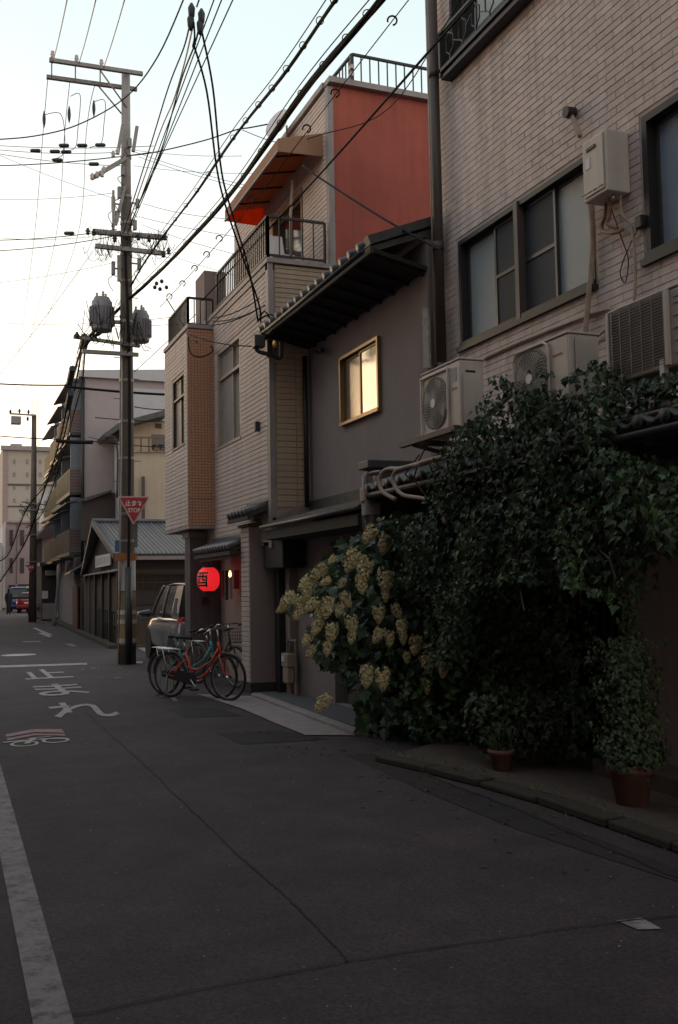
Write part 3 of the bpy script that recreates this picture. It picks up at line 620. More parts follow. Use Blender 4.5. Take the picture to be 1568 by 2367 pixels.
MB().prism([(RX + .04, 9.8, RZ - .11), (XG, 9.8, RZ - .25), (XG, 9.8, RZ - .2), (RX + .04, 9.8, RZ - .06)], (0, 4.05, 0)).build('soffit', mat('wood_black', (.016, .012, .010), .9), gh)
for i in range(11): MB().bar((RX + .04, 9.9 + i * .39, RZ - .13), (XG, 9.9 + i * .39, RZ - .27), .04, .035).build('rafter', mat('wood_black', (.016, .012, .010), .9), gh)
MB().bar((RX - .02, 9.84, RZ + .02), (5.19, 9.84, RZ + .36), .12, .1).build('verge_tile', KAWD, gh); T('gutter', IRON, [(RX - .07, 13.9, RZ - .1), (RX - .07, 9.85, RZ - .1)], .03, gh)
# band and lower canopy
MB().box(XG - .03, XG, 9.95, 13.74, 2.66, 2.84).build('band', KAWD, gh)
LX, LZ = 4.22, 2.47
MB().prism([(LX, 10, LZ), (XG, 10, 2.70), (XG, 10, 2.66), (LX, 10, LZ - .05)], (0, 3.55, 0)).build('lower_roof', KAWD, gh)
for i in range(5): MB().bar((LX + .1 + i * .15, 10, LZ + .035 + i * .041), (LX + .1 + i * .15, 13.55, LZ + .035 + i * .041), .02, .02).build('roof_seam', KAWD, gh)
T('gutter', mat('gutter_brown', (.06, .045, .042), .4), [(LX - .03, 13.5, LZ - .04), (LX - .03, 10, LZ - .04)], .028, gh)
MB().box(LX, 4.8, 10, 13.5, LZ - .22, LZ - .09).build('lower_fascia', WOODD, gh)
MB().box(4.45, 4.78, 13.3, 14.2, 1.85, 2.28).build('shutter_box', DARKF, gh, bevel=.02)
wall(gh, 'X', 4.82, 9.95, 13.95, 0, 2.4, [(11.25, 12.3, .04, 2.12)], STUC, .2, 'garage_wall')
MB().box(4.80, 4.83, 11.2, 12.35, 2.12, 2.17).build('door_lintel', DARKF, gh); MB().box(4.95, 5.0, 11.25, 12.3, .04, 2.12).build('door', STUCD, gh)
MB().box(4.6, 4.83, 13.96, 14.16, .0, 1.95).build('corner_post', DARKF, gh)
T('downpipe', DARKF, [(4.96, 13.66, 5.0), (4.96, 13.66, 2.75)], .035, gh, 10)
tag(MB().tube([onX(733, 812, 5.04), onX(745, 808, 4.9)], .03, 10).build('wall_vent', DARKF, smooth=True), 'short dark vent stub on the grey wall near eave', 'vent')
# gas meter
gm = thing('gas_meter', 'beige gas meter with looped metal pipe at the garage wall', 'gas meter', (4.7, 14, .035))
gp = lambda x, y: onX(x, y, 4.68)
a, b = gp(641, 1577), gp(668, 1541)
MB().box(4.60, 4.74, 13.62, 13.9, .42, .62).build('meter_body', PIPEB, gm, bevel=.02); MB().box(4.61, 4.73, 13.64, 13.88, .18, .43).build('meter_lower', PIPEB, gm, bevel=.03); MB().box(4.585, 4.6, 13.72, 13.83, .5, .58).build('dial', SIGNW, gm)
T('pipe', STEEL, [(4.68, 13.82, .6), (4.68, 13.82, .76), (4.68, 13.78, .80), (4.68, 13.5, .80), (4.68, 13.45, .76), (4.68, 13.45, .1)], .021, gm, 9); T('pipe', STEEL, [(4.68, 13.72, .6), (4.68, 13.72, .74), (4.72, 13.7, .78)], .018, gm)
MB().cyl((4.68, 13.45, .04), (4.68, 13.45, .2), .03, seg=10).build('valve', mat('brass_worn', (.35, .2, .13), .5), gm)
# ================================================================ BEIGE SIDING BUILDING
XB, YB, YE = 4.45, 13.75, 19.1
bb = thing('beige_building', 'three storey beige sided building with red end wall and balconies', 'building', (XB, 16, 0))
WB = (15.35, 16.78, 3.99, 5.72)
ZT = 6.42
wall(bb, 'X', XB, YB + .03, YE, 2.2, ZT, [WB], SIDEG, .25, 'front_wall')
pieces(bb, 'siding_board', SIDE, 'X', XB, courses(YB + .12, 17.1, 2.25, ZT - .03, 9, .0725, .008, [(WB[0] - .03, WB[1] + .03, WB[2] - .02, WB[3] + .03)], False), .009, 300)
MB().box(XB - .022, XB, 16.98, 16.995, 2.25, ZT).build('panel_joint', SIDEG, bb)
MB().box(XB + .25, 9.5, YB + .02, YE, 0, ZT - .1).build('wall_core', SIDEG, bb)
MB().box(XB - .03, XB + .05, YB - .03, YB + .11, 2.15, ZT - .02).build('corner_trim', TRIM, bb, bevel=.006)
pieces(bb, 'siding_board', SIDEY, 'Y', YB, courses(XB + .08, 5.04, 2.75, 5.3, .31, .089, .008, (), False), .014, 120)
wall(bb, 'Y', YB, XB + .05, 5.45, 2.6, 6.4, [], SIDEG, .2, 'side_wall')
pieces(bb, 'siding_board', SIDEY, 'Y', YB, courses(XB + .08, 5.45, 5.3, 6.38, 9, .0735, .007, (), False), .015, 60)
MB().prism([(XB - .02, YB - .03, 2.58), (5.04, YB - .03, 2.84), (5.04, YB - .03, 2.62), (XB + .1, YB - .03, 2.5)], (0, .1, 0)).build('flashing', STUCP, bb)
MB().box(XB - .05, 5.5, YB - .05, YB + .1, ZT - .02, ZT + .05).build('parapet_cap', TRIM, bb); MB().box(XB - .05, XB + .1, YB + .1, 17.6, ZT - .02, ZT + .05).build('parapet_cap', TRIM, bb)
MB().box(XB - .03, 6, YB, YE, ZT - .12, ZT - .025).build('balcony_floor', TRIM, bb)
window(bb, 'X', XB, *WB, [(.0, .44, GLM, .02, False), (.42, 1, mat('shutter_panel', (.2, .17, .165), .6), .05, False)], mat('frame_beige', (.3, .24, .2), .5), .05, .1, .0)
wq = MB(); pb(wq, 'X', XB, WB[0] + .05, WB[1] - .05, 5.2, 5.25, -.08, -.02); wq.build('transom', MATS['frame_beige'], bb)
tag(MB().box(XB - .08, XB, 14.28, 14.36, 3.95, 4.1).build('doorbell_lamp', DARKF, bevel=.01), 'small dark wall fitting on the beige siding', 'lamp')
# bay with orange tile side
XBay = 4.0; BY0, BY1 = 17.1, 19.1; BZ0, BZ1 = 2.68, 6.28
WY = (17.42, 18.4, 4.16, 5.5)
wall(bb, 'X', XBay, BY0 + .01, BY1, BZ0, BZ1, [WY], SIDEG, .2, 'bay_wall'); MB().box(XBay + .2, 5, BY0 + .02, BY1, BZ0, BZ1 - .02).build('bay_core', SIDEG, bb)
pieces(bb, 'siding_board', SIDE, 'X', XBay, courses(BY0 + .02, 18.1, BZ0 + .02, BZ1 - .08, 9, .0725, .008, [(WY[0] - .03, WY[1] + .03, WY[2] - .02, WY[3] + .02)], False) + courses(18.115, BY1, BZ0 + .02, BZ1 - .08, 9, .0725, .008, [(WY[0] - .03, WY[1] + .03, WY[2] - .02, WY[3] + .02)], False), .009, 240)
MB().box(XBay - .02, XB, BY0 - .05, BY0 + .02, BZ0, BZ1 - .07).build('tile_backing', GROUT, bb)
mb = MB(); z = BZ0 + .01
while z < BZ1 - .1:
    for k in range(8): x = XBay - .012 + k * .0575; mb.box(x, x + .048, BY0 - .058 - random.uniform(0, .002), BY0 - .04, z, z + .042)
    z += .0515
mb.build('tile_field', TILEO, bb, stuff=True)
MB().box(XBay - .03, XB + .05, BY0 - .08, BY1, BZ1 - .07, BZ1).build('bay_cap', TRIM, bb); MB().box(XBay - .02, 5, BY0 - .06, BY1, BZ0 - .05, BZ0 - .0).build('bay_bottom', TRIM, bb); MB().box(XBay - .024, XBay + .46, BY0 - .065, BY0 - .058, 3.15, 3.165).build('panel_joint', GROUT, bb)
window(bb, 'X', XBay, *WY, [(0, .5, GLM, .02, False), (.45, 1, mat('shutter_panel2', (.2, .17, .165), .6), .04, False)], DARKF, .04, .08, .0)
wq = MB(); pb(wq, 'X', XBay, WY[0] + .04, WY[1] - .04, 5.08, 5.12, -.07, -.01); wq.build('transom', DARKF, bb)
# third floor
X3 = 5.45; Z3 = 9.3
WD = (15.0, 16.6, 6.5, 8.15)
wall(bb, 'X', X3, YB, YE, ZT, Z3, [WD], SIDEG, .2, 'upper_wall'); MB().box(X3 + .2, 9.5, YB + .03, YE, ZT - .1, Z3 - .05).build('upper_core', SIDEG, bb)
pieces(bb, 'siding_board', SIDE, 'X', X3, courses(YB + .1, YE, ZT + .05, Z3, 9, .0725, .008, [(WD[0] - .04, WD[1] + .04, WD[2], WD[3] + .04)], False), .014, 160)
MB().box(X3 - .03, X3 + .06, YB - .03, YB + .09, ZT, Z3 - .01).build('corner_trim', TRIM, bb)
window(bb, 'X', X3, *WD, [(0, .5, GLD, .03, False), (.5, 1, GLD, .01, False)], mat('door_frame_wood', (.25, .13, .07), .6), .05, .1, .02)
MB().box(X3 + .05, 9.5, YB - .02, YB + .03, 5.4, Z3 + .02).build('red_wall', REDW, bb)
MB().box(X3 - .03, 9.5, YB - .12, YB + .12, Z3 + .02, Z3 + .11).build('parapet_cap', TRIM, bb); MB().box(X3 - .06, X3 + .1, YB + .12, YE, Z3 + .02, Z3 + .11).build('parapet_cap', TRIM, bb)
rl = thing('roof_railing', 'dark iron roof railing running above the red wall', 'railing', (5.5, YB, Z3))
railing(rl, (5.9, YB + .1, Z3 + .1), (9.4, YB + .1, Z3 + .1), .55, .155); railing(rl, (5.9, YB + .1, Z3 + .1), (5.75, 19, Z3 + .1), .55, .125)
cl = thing('insulator_bracket', 'cable bracket with porcelain knobs on roof railing corner', 'bracket', (5.86, YB + .05, Z3 + .3))
for z in (.12, .28, .4): MB().cyl((5.86, YB, Z3 + z), (5.86, YB + .09, Z3 + z), .035, seg=8).build('knob', PORC, cl)
MB().box(5.84, 5.88, YB + .02, YB + .06, Z3, Z3 + .6).build('bracket', IRON, cl)
# balcony railing
br_ = thing('balcony_railing', 'dark iron balcony railing on the second floor parapet', 'railing', (XB, YB, ZT))
railing(br_, (XB - .0, YB + .05, ZT + .05), (XB, 16.75, ZT + .05), .66, .11); railing(br_, (XB, YB + .05, ZT + .05), (5.36, YB + .05, ZT + .05), .66, .17)
for i, (x, y) in enumerate(((4.75, 15.3), (4.8, 16.0))):
    b_ = MB(); b_.box(x, x + .3, y, y + .35, ZT + .1, ZT + .5 + .1 * i); tag(b_.build('balcony_box', WOODM if i else GREYB, bevel=.03), ('brown' if i else 'grey') + ' storage box standing behind the balcony railing', 'box')
ch = thing('white_chair', 'white plastic chair on the balcony behind the railing', 'chair', (4.95, 14.9, ZT + .0))
MB().prism([(4.8, 14.72, ZT + .45), (5.2, 14.72, ZT + .45), (5.2, 15.1, ZT + .45), (4.8, 15.1, ZT + .45)], (0, 0, .04)).build('seat', SIGNW, ch)
MB().prism([(4.83, 15.08, ZT + .45), (5.17, 15.08, ZT + .45), (5.15, 15.2, ZT + .95), (4.86, 15.2, ZT + .95)], (0, .03, 0)).build('backrest', SIGNW, ch)
for x, y in ((4.82, 14.75), (5.16, 14.75), (4.82, 15.08), (5.16, 15.08)): MB().bar((x, y, ZT), (x, y, ZT + .46), .035).build('leg', SIGNW, ch)
tag(MB().tube([(5.1, 14.62, ZT + .1), (5.14, 14.72, ZT + 1.15), (5.18, 14.7, ZT + 1.72)], .025, 8).build('bamboo_pole', PIPEB, smooth=True), 'pale bamboo pole leaning upright on the balcony', 'pole')
# awning
aw = thing('awning', 'boxy tan balcony awning with glowing orange underside', 'awning', (5.0, 15, 8.3))
AWN = mat('awning_fabric', (.42, .23, .14), .85, var=.08); AWE = mat('awning_end_backlit', (.80, .16, .03), .9); AWU = mat('awning_inner', (.46, .15, .07), .9, var=.08)  # end panel's brighter orange paints in light shining through the cloth
for m_ in (AWN, AWU, AWE):
    n_, l_ = m_.node_tree.nodes, m_.node_tree.links; b_ = n_['Principled BSDF']; tr_ = n_.new('ShaderNodeBsdfTranslucent'); mx_ = n_.new('ShaderNodeMixShader'); mx_.inputs[0].default_value = .3 if m_ is AWN else .6
    l_.new(b_.inputs['Base Color'].links[0].from_socket, tr_.inputs[0]); l_.new(b_.outputs[0], mx_.inputs[1]); l_.new(tr_.outputs[0], mx_.inputs[2]); l_.new(mx_.outputs[0], n_['Material Output'].inputs[0])
ya, yb_, xo, zo, zi = 14.0, 17.1, 4.70, 8.26, 8.50
zt = .2
m_ = MB(); m_.face([(xo, ya, zo), (X3, ya, zo + .03), (X3, ya, zi + .16), (xo, ya, zo + zt)]); m_.face([(xo, ya, zo + zt), (X3, ya, zi + .16), (X3, yb_, zi + .16), (xo, yb_, zo + zt)])
m_.face([(xo, ya, zo), (xo, yb_, zo), (xo, yb_, zo + zt), (xo, ya, zo + zt)]); m_.build('canvas', AWN, aw)
m_ = MB(); e = .012; m_.face([(xo + e, ya + e, zo + zt - e - .02), (X3, ya + e, zi + .1), (X3, yb_ - e, zi + .1), (xo + e, yb_ - e, zo + zt - e - .02)]); m_.build('canvas_lining', AWU, aw)
MB().prism([(xo + .01, yb_, zo), (X3, yb_, zo - .02), (X3, yb_, zi + .14), (xo + .01, yb_, zo + zt - .01)], (0, -.012, 0)).build('end_panel', AWE, aw)
for y in (14.6, 15.3, 16.0, 16.7): MB().bar((xo + .02, y, zo + zt - .045), (X3, y, zi + .07), .025, .025).build('frame_rib', IRON, aw)
MB().bar((xo, ya, zo), (xo, yb_, zo), .03, .03).build('front_rail', TRIM, aw)
MB().bar((xo, ya, zo), (X3, ya, zo + .03), .02, .02).build('side_rail', AWN, aw)
dsh = thing('satellite_dish', 'white satellite dish on a post above the awning', 'satellite dish', tuple(onY(655, 320, 15.5)))
c_ = onY(650, 292, 15.5); m_ = MB(); m_.lathe([(0.001, 0), (.1, .012), (.2, .05), (.27, .1), (.265, .105), (.19, .06), (.09, .022), (.001, .012)], (0, 0, 0), 24)
o = m_.build('dish', SIGNW, dsh, True); o.data.transform(Matrix.Translation(dsh.location)); o.location = c_ - dsh.location; o.rotation_euler = (rad(70), 0, rad(-65))
T('mast', STEEL, [onY(664, 320, 15.5), onY(663, 290, 15.5)], .018, dsh)
# rear terrace beyond the bay
rt = thing('terrace_railing', 'dark slatted terrace railing on top of the bay', 'railing', (4.05, 17.2, 6.3))
railing(rt, (XBay + .05, 17.3, BZ1), (XBay + .05, 18.9, BZ1), .55, .1); railing(rt, (XBay + .05, 17.3, BZ1), (4.5, 17.3, BZ1), .55, .1)
a, b = onY(470, 720, 18.0), onY(505, 632, 18.0)
tag(MB().box(a.x, b.x + .1, 17.9, 18.6, BZ1, b.z).build('roof_shed', STUCP), 'small boxy stair hut behind the terrace railing', 'hut')
# small tiled hoods
def hood(label, px, X, zx, dep, zup, nt, parent_x):
    t = thing('tiled_hood', label, 'canopy roof', (X, 14, zx)); (y1, y0) = px
    MB().prism([(X + .02, y0, zx - .03), (X + dep, y0, zx + zup - .03), (X + dep, y0, zx + zup - .07), (X + .02, y0, zx - .08)], (0, y1 - y0, 0)).build('deck', WOODD, t)
    for k in range(nt):
        yy = y0 + (y1 - y0) * (k + .5) / nt
        m_ = MB(); m_.tube([(X - .02, yy, zx), (X + dep, yy, zx + zup)], (y1 - y0) / nt * .33, 8); m_.build('roof_tile', KAWARA, t, True)
    MB().box(X + .0, X + .04, y0, y1, zx - .11, zx - .05).build('fascia', WOODD, t); MB().cyl((X + dep - .02, y0 - .02, zx + zup + .04), (X + dep - .02, y1 + .02, zx + zup + .04), .05, seg=10).build('ridge', KAWD, t); return t
hood('little tiled hood over the lantern doorway', (17.1, 14.75), 4.08, 2.2, .38, .16, 13, 0)
hood('short tiled hood above the brick-edged pillar', (14.95, 13.85), 4.1, 2.68, .38, .14, 6, 0)
# pillar
pl = thing('entrance_pillar', 'tall pinkish stucco pillar with brick-patterned street edge', 'pillar', (4.4, 14.5, 0))
MB().box(4.265, 4.69, 14.3, 14.75, .16, 2.5).build('shaft', STUCP, pl, bevel=.006); MB().box(4.25, 4.72, 14.28, 14.78, 0, .16).build('base', CONCD, pl)
MB().prism([(4.22, 14.24, 2.5), (4.74, 14.24, 2.5), (4.74, 14.24, 2.62), (4.22, 14.24, 2.54)], (0, .56, 0)).build('cap', WOODM, pl)
pieces(pl, 'brick', SIDE, 'X', 4.265, courses(14.32, 14.74, .17, 2.49, 9, .075, .009, (), False), .014, 60)
# ground floor doorway
gd_ = thing('bar_doorway', 'recessed bar doorway with warm wooden door and posters', 'doorway', (4.9, 16, 0))
MB().box(4.9, 5.0, 14.76, 17.6, 0, 2.3).build('back_wall', WOODD, gd_); MB().box(4.86, 4.9, 15.0, 15.9, .05, 2.0).build('door', mat('door_orange_wood', (.22, .09, .035), .6, stretch=(8, 8, .8)), gd_)
MB().box(4.845, 4.86, 15.35, 15.42, .8, 1.5).build('door_glass', GREYB, gd_); MB().box(4.46, 5.0, 14.76, 14.9, 0, 2.2).build('jamb', WOODD, gd_)
MB().box(4.12, 4.5, 14.76, 17.1, 2.1, 2.14).build('soffit', WOODD, gd_); MB().bar((4.15, 16.9, 2.06), (4.15, 14.8, 2.06), .05, .05).build('beam', WOODM, gd_)
for i, (x0, x1, z0_, c_) in enumerate(((512, 519, 1.25, (.42, .05, .05)), (521, 528, 1.2, (.06, .07, .1)), (531, 537, 1.22, (.40, .36, .36)), (541, 553, 1.38, (.32, .05, .05)))):
    a = onY(x0, 1330, 16.2 - i * .15); b = onY(x1, 1330, 16.2 - i * .15)
    tag(MB().box(a.x, b.x, a.y, a.y + .015, z0_ + .18, 1.87).build('shop_banner', mat('banner%d' % i, c_, .9)), ['narrow red cloth banner just right of the paper lantern', 'narrow dark blue cloth banner between the red and white ones', 'narrow white cloth banner under the orange bulb', 'short red curtain right beside the stucco pillar'][i], 'banner', 'cloth banners in the bar doorway')
bl = tag(MB().lathe([(.01, 0), (.022, .02), (.026, .05), (.014, .08), (.012, .1)], tuple(onY(532, 1334, 15.4)), 12).build('glowing_bulb', mat('bulb_warm', (1, .42, .12), .5, emit=3.0), smooth=True), 'tiny glowing orange bulb under the doorway hood', 'bulb')
# corrugated column
cc = thing('corrugated_wall', 'grey vertical corrugated metal wall stub behind the lantern', 'wall', (4.4, 17.7, 0))
CX0, CY0 = 4.12, 17.6
MB().box(CX0 + .02, 4.9, CY0 + .02, 18.02, 0, 2.5).build('core', STUCD, cc)
CORM = mat('corrugated_grey', (.15, .128, .132), .5, streak=.3, rnd=.03)
for k in range(20):
    x = CX0 + k * .039; MB().box(x, x + .022, CY0 - .0, CY0 + .03, 0, 2.5).build('corrugation', CORM, cc)
for k in range(6):
    y = CY0 + .02 + k * .065; MB().box(CX0 - .0, CX0 + .03, y, y + .04, 0, 2.5).build('corrugation', CORM, cc)
MB().box(CX0 - .03, 4.95, CY0 - .03, 18.06, 2.5, 2.6).build('cap', STUCP, cc)
tag(MB().box(4.33, 4.46, CY0 - .03, CY0 - .003, 1.28, 1.42).build('small_wall_plate', IRON), 'dark wall plate below the lantern on corrugated metal', 'plate')
# lantern
LC = onY(482, 1339, 16.6); LR, LH = .19, .2
ln = thing('paper_lantern', 'glowing round red paper lantern with a black character', 'lantern', (LC.x, LC.y, LC.z))
LP = mat('lantern_paper', (.70, .016, .02), .6, var=.08, emit=.34)
prof = []
for i in range(41):
    t = -1 + 2 * i / 40; rr = LR * (1 - abs(t) ** 3.2 * .52); rr *= 1 + .008 * math.cos(i * math.pi); prof.append((rr, LH * t))
o = MB().lathe(prof, tuple(LC), 36).build('paper_shade', LP, ln, True)
for z in (-1, 1): MB().cyl(LC + Vector((0, 0, LH * z)), LC + Vector((0, 0, (LH + .025) * z)), .1, seg=20).build('end_ring', BLACKP, ln)
T('hanger', BLACKP, [LC + Vector((0, 0, .22)), LC + Vector((0, 0, .42))], .008, ln)
def lwrap(off, al0):
    def fn(co):
        al = al0 + co.x / LR; z = co.y; t = z / LH; rr = LR * (1 - abs(t) ** 3.2 * .52) + off + co.z
        return Vector((math.cos(al) * rr, math.sin(al) * rr, z))
    return fn
ang = math.atan2(-LC.y, -LC.x) - rad(38)
ST_ = [[(0, .95), (1, .95)], [(.08, .70), (.92, .70)], [(.08, .73), (.08, .0)], [(.92, .73), (.92, .0)], [(.08, .06), (.92, .06)], [(.37, .95), (.36, .55), (.24, .38)], [(.63, .95), (.63, .46), (.78, .44)], [(.08, .26), (.92, .26)],
       [(-.42, .93), (-.22, .80)], [(-.48, .64), (-.28, .52)], [(-.46, .02), (-.2, .36)]]
for nm, m_, off, wd in (('lettering_outline', mat('lantern_outline', (.75, .5, .42), .6), .003, .036), ('lettering', BLACKP, .006, .023)):
    q_ = MB(); fn = lwrap(off, ang); sx_, sy_ = .22, .24
    for st in ST_:
        for (xa, ya_), (xb, yb2) in zip(st, st[1:]):
            A_, B_ = Vector(((xa - .5) * sx_, (ya_ - .5) * sy_)), Vector(((xb - .5) * sx_, (yb2 - .5) * sy_)); dd = (B_ - A_).normalized(); nn = Vector((-dd.y, dd.x)) * wd / 2; A_ = A_ - dd * wd / 2; B_ = B_ + dd * wd / 2
            for k in range(8):
                a_, b_ = A_.lerp(B_, k / 8), A_.lerp(B_, (k + 1) / 8); q_.face([fn(Vector((*v, 0))) + LC for v in (a_ - nn, b_ - nn, b_ + nn, a_ + nn)])
    q_.build(nm, m_, ln)['label'] = 'pale outline of the character' if 'outline' in nm else 'black brush-style character on the lantern'
# ================================================================ UTILITY POLE
PX, PY = 3.64, 21.4
up = thing('utility_pole', 'tall concrete utility pole standing at the street corner', 'utility pole', (PX, PY, 0))
def pr(z): return .19 - .0075 * z
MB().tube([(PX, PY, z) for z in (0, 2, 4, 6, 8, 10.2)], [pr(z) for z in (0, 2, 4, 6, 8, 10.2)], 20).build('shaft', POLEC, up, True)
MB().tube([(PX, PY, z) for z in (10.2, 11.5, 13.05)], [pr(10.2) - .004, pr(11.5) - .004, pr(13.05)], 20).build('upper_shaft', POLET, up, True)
for z in (2.62, 3.2, 4.4, 5.2, 6.1, 6.7, 7.4, 8.3, 8.9, 9.6, 10.2, 11.1): MB().tube([(PX, PY, z - .03), (PX, PY, z + .03)], pr(z) + .012, 20).build('steel_band', STEEL, up)
for k in range(14): z = 3 + k * .45; s = 1 if k % 2 else -1; MB().cyl((PX + s * pr(z), PY, z), (PX + s * (pr(z) + .13), PY, z), .009, seg=6).build('step_bolt', STEEL, up)
DY = -.2
def arm(x0, z0, x1, z1, yy, name='crossarm', s=.08, m=STEEL): return MB().bar((x0, yy, z0), (x1, yy, z1), s, s).build(name, m, up)
arm(1.98, 12.93, 3.98, 12.98, PY - .19); arm(1.96, 12.74, 3.92, 12.80, PY + .19)
for (x, w) in ((2.05, 0), (2.55, 0), (3.08, 0)):
    o = MB().lathe([(.02, 0), (.05, .03), (.03, .06), (.055, .09), (.03, .12), (.045, .15), (.02, .18)], (x, PY - .19, 12.97), 10).build('insulator', PORC, up, True)
    T('drop_rod', STEEL, [(x, PY, 12.98), (x, PY, 12.62)], .015, up)
T('brace', STEEL, [(3.05, PY - .19, 12.9), (PX, PY - .1, 12.2)], .018, up); T('brace', STEEL, [(3.05, PY + .19, 12.75), (PX, PY + .1, 12.05)], .018, up)
for x0, y0, x1, y1, s in ((272, 355, 284, 288, .07), (308, 350, 317, 292, .07), (212, 412, 292, 365, .08), (258, 540, 290, 430, .05), (262, 440, 262, 530, .05), (285, 450, 268, 520, .06), (215, 535, 382, 549, .1), (220, 568, 382, 586, .09), (170, 778, 323, 800, .07), (190, 812, 320, 820, .08), (275, 590, 275, 650, .07)):
    a, b = onY(x0, y0, PY - .2), onY(x1, y1, PY - .2); MB().bar(a, b, s, s).build('crossarm', STEEL, up)
for x, y in ((272, 350), (262, 356), (213, 408), (224, 404), (236, 402), (240, 392), (203, 535), (217, 537), (265, 552), (382, 548), (378, 588), (390, 580), (178, 775), (345, 552), (320, 548)):
    p = onY(x, y, PY - .26); o = MB().lathe([(.02, -.07), (.05, -.05), (.03, -.02), (.06, .01), (.03, .04), (.03, .07)], tuple(p), 9).build('insulator', PORC if y < 500 else BLACKP, up, True)
for (x, y, L_) in ((262, 470, .3), (270, 500, .24), (318, 470, .2), (276, 445, .26), (312, 520, .22), (284, 395, .2), (300, 330, .2), (322, 610, .25), (262, 620, .3)):
    p = onY(x, y, PY - .15); MB().box(p.x - .04, p.x + .04, p.y - .04, p.y + .04, p.z - L_ / 2, p.z + L_ / 2).build('cutout_fuse', TRAF, up, bevel=.01); MB().bar(p, (PX, PY, p.z + .05), .03, .03).build('strap', STEEL, up); T('lead_wire', WIRE, [p - Vector((0, 0, L_ / 2)), p - Vector((.12, .05, L_)), p - Vector((.02, .1, L_ * 1.8))], .008, up, 5)
# tangled jumper loops round the lower arms
m_ = MB(); rr_ = random.Random(3)
for k in range(60):
    x0 = rr_.uniform(200, 385); x1 = x0 + rr_.uniform(-34, 34); y0, y1 = rr_.uniform(528, 588), rr_.uniform(532, 596); yy = PY + rr_.uniform(-.5, .5)
    a, b = onY(x0, y0, yy), onY(x1, y1, PY + rr_.uniform(-.5, .5)); mid = (a + b) / 2 - Vector((rr_.uniform(-.1, .1), 0, rr_.uniform(.05, .35))); m_.tube(smoothp([a, a.lerp(mid, .6) - Vector((0, 0, .06)), mid, b.lerp(mid, .6) - Vector((0, 0, .06)), b], 3), .006, 4)
for k in range(46): x = 205 + k * 3.9; p = onY(x, 528 + rr_.uniform(-8, 8) + (x - 200) * .08, PY - .3); m_.tube([p, p - Vector((rr_.uniform(-.03, .03), 0, rr_.uniform(.12, .3)))], .005, 4)
for k in range(34):
    x0 = rr_.uniform(195, 325); y0, y1 = rr_.uniform(690, 800), rr_.uniform(740, 822); a, b = onY(x0, y0, PY - .35), onY(x0 + rr_.uniform(-34, 34), y1, PY - .3); mid = (a + b) / 2 - Vector((0, 0, rr_.uniform(.05, .25))); m_.tube(smoothp([a, a.lerp(mid, .6), mid, b.lerp(mid, .6), b], 3), .009, 4)
m_.build('jumper_wires', WIRE, up, stuff=True)
m_ = MB(); m_.tube([(PX - pr(1) - .01, PY - .05, .02), (PX - .17, PY - .14, 2.4), (PX - .13, PY - .15, 4.5), (PX - .12, PY - .15, 7)], .018, 7); m_.build('riser_conduit', PIPEB, up, True)
T('riser_pipe', BLACKP, [(PX + .0, PY - .21, .02), (PX + .0, PY - .21, 2.05)], .075, up, 12); T('riser_cable', WIRE, [(PX, PY - .2, 2.05), (PX + .02, PY - .2, 3.4), (PX + .03, PY - .18, 6.5), (PX - .05, PY - .15, 9)], .03, up, 8)
for z0_, z1_, c_, nm in ((1.55, 2.32, mat('pole_sheet_grey', (.30, .27, .27), .6, var=.15), 'wrap_sheet'), (.42, 1.52, mat('hazard_yellow', (.24, .17, .06), .6, var=.2, stretch=(9, 9, .2), scale=3, col2=(.07, .06, .05)), 'hazard_sheet')):
    MB().tube([(PX, PY, z0_), (PX, PY, z1_)], [pr(z0_) + .008, pr(z1_) + .008], 20).build(nm, c_, up)
for z in (.5, .9, 1.1): MB().tube([(PX, PY, z - .045), (PX, PY, z + .045)], pr(z) + .016, 20).build('band', mat('tape_pale', (.35, .32, .32), .35, var=.3, scale=9), up)
def trans(label, cx, cz, r_, h_, yy):
    t = thing('pole_transformer', label, 'transformer', (cx, yy, cz)); MB().lathe([(r_ * .9, 0), (r_, .04), (r_, h_ - .06), (r_ * .8, h_), (r_ * .75, h_ + .04), (.02, h_ + .06)], (cx, yy, cz), 22).build('tank', TRAF, t, True)
    for k in range(22):
        a = k * math.pi / 11; e = Vector((math.cos(a), math.sin(a), 0)); c0 = Vector((cx, yy, cz)); MB().bar(c0 + e * (r_ + .025) + Vector((0, 0, h_ * .18)), c0 + e * (r_ + .025) + Vector((0, 0, h_ * .75)), .014, .05, e).build('cooling_fin', TRAF, t)
    for k in range(3):
        a = k * 2.1 + .6; p = (cx + r_ * .5 * math.cos(a), yy + r_ * .5 * math.sin(a), cz + h_ + .02); MB().lathe([(.03, 0), (.02, .04), (.04, .06), (.02, .09), (.035, .11), (.015, .14)], p, 9).build('bushing', PORC, t, True)
    MB().bar((cx, yy, cz + h_ * .3), (PX, PY, cz + h_ * .3), .05, .08).build('bracket', STEEL, t); return t
trans('left of two ribbed grey pole transformers', 3.13, 7.18, .22, .70, PY + .1); trans('right of two ribbed grey pole transformers, slightly lower', 4.0, 7.05, .20, .66, PY + .3)
